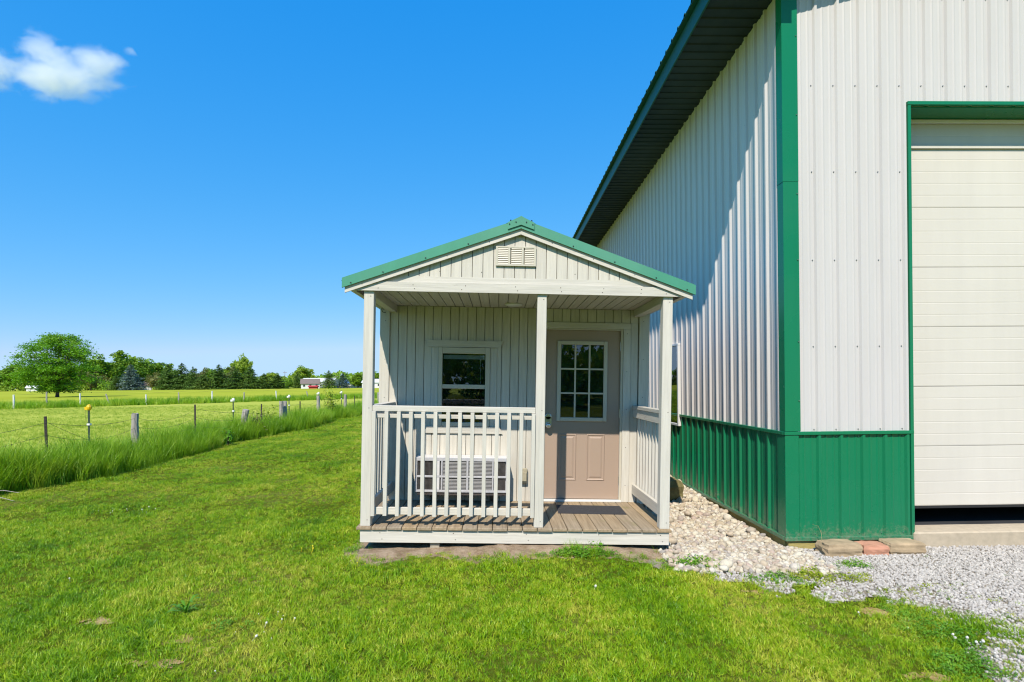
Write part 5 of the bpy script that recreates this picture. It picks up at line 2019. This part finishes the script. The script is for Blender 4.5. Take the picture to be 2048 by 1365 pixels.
def bx(px, Y): return bearing(px) * Y
far_building("gabled_house", bx(621, 300), 300, 9.5, 8, 2.8, 2.6, R(18), 'far_white', 'far_roof', "white gabled house with brown roof at the field edge")
far_building("red_shed", bx(627, 290), 290, 4.2, 3, 1.2, .5, R(5), 'far_red', 'far_red', "low red shed in front of the white gabled house", 0, "shed")
far_building("long_white_building", bx(640, 380), 380, 22, 14, 4.5, 2.4, R(0), 'far_grey', 'far_white', "long grey building with white roof behind the house", 4, "building")
far_building("blue_roofed_building", bx(712, 340), 340, 16, 9, 3.0, 2.0, R(0), 'far_white', 'far_blue', "blue roofed building by the porch post", 3, "building")
far_building("white_farm_building", bx(750, 300), 300, 12, 9, 3.2, 1.8, R(0), 'far_white', 'far_white', "pale farm building seen between post and shed wall", 2, "building")
far_building("white_house", bx(66, 300), 300, 4.5, 4, 2.0, 1.3, R(20), 'far_white', 'far_white', "small white house half hidden below the lone tree", 1)
far_building("grey_house", bx(290, 305), 305, 6, 5, 2.6, 2.0, R(30), 'far_white', 'far_roof', "small pale house between blue spruce and dark spruces", 1)
for px, Y, h, lab in ((570, 330, 10.5, "wooden utility pole left of the farm buildings"), (672, 350, 8, "wooden utility pole right of the dense green tree")):
    rt = root("utility_pole", (bx(px, Y), Y, 0), lab, "pole", "utility poles")
    MB().tube([(0, 0, -.3), (0, 0, h)], [.19, .13], 8).build("pole", 'pole', rt)
    box("crossarm", (-1.2, 1.2), (-.08, .08), (h - .9, h - .7), 'pole', rt, 0)
    for xx in (-1, 0, 1):
        MB().tube([(xx, 0, h - .7), (xx, 0, h - .45)], .07, 6).build("insulator", 'far_white', rt)

# ------------------------------------------------------------------ one fair weather cloud
def cloud_mat(scale):
    m = bpy.data.materials.new("cloud_vapour")
    m.use_nodes = True
    t = m.node_tree
    t.nodes.remove(t.nodes["Principled BSDF"])
    pv = t.nodes.new("ShaderNodeVolumePrincipled")
    pv.inputs["Color"].default_value = (0.985, 0.99, 1, 1)
    pv.inputs["Anisotropy"].default_value = 0.0
    co = obj_coord(t)
    dmin = None
    for c, r in (((.0, 0, -.14), (.84, .80, .46)), ((-.18, 0, .34), (.38, .5, .38)), ((.46, 0, .08), (.42, .5, .42)), ((-.84, 0, .02), (.36, .5, .48)), ((.88, 0, .36), (.15, .2, .12))):
        a = t.nodes.new("ShaderNodeVectorMath"); a.operation = 'SUBTRACT'
        t.links.new(co, a.inputs[0]); a.inputs[1].default_value = c
        b_ = t.nodes.new("ShaderNodeVectorMath"); b_.operation = 'DIVIDE'
        t.links.new(a.outputs[0], b_.inputs[0]); b_.inputs[1].default_value = r
        L = t.nodes.new("ShaderNodeVectorMath"); L.operation = 'LENGTH'
        t.links.new(b_.outputs[0], L.inputs[0])
        if dmin is None:
            dmin = L.outputs["Value"]
        else:
            mn = t.nodes.new("ShaderNodeMath"); mn.operation = 'SMOOTH_MIN'; mn.inputs[2].default_value = .25
            t.links.new(dmin, mn.inputs[0]); t.links.new(L.outputs["Value"], mn.inputs[1])
            dmin = mn.outputs[0]
    n1 = noise(t, co, 3.1, 10, .64, .5)
    a = t.nodes.new("ShaderNodeMath"); a.operation = 'MULTIPLY_ADD'
    t.links.new(n1, a.inputs[0]); a.inputs[1].default_value = 2.9
    t.links.new(mul_scalar(t, dmin, -1.5, -.28), a.inputs[2])
    c = t.nodes.new("ShaderNodeClamp")
    t.links.new(a.outputs[0], c.inputs[0])
    t.links.new(mul_scalar(t, c.outputs[0], scale), pv.inputs["Density"])
    t.links.new(pv.outputs[0], t.nodes["Material Output"].inputs["Volume"])
    return m
for k, (px, py, rx, rz_, ry, lab) in enumerate([(142, 150, 290, 190, 170, "small white puffy cloud in the upper left sky")]):
    Yc = 2000
    X, Z = (px - 998) / 1080 * Yc, (776 - py) / 1080 * Yc
    bm = bmesh.new()
    bmesh.ops.create_icosphere(bm, subdivisions=3, radius=1.0)
    me = bpy.data.meshes.new("cloud")
    bm.to_mesh(me); bm.free()
    me.materials.append(cloud_mat(.018))
    o = bpy.data.objects.new("cloud", me)
    COL.objects.link(o)
    o.location = (X, Yc, Z)
    o.scale = (rx, ry, rz_)
    tag(o, lab, "cloud", kind='stuff')
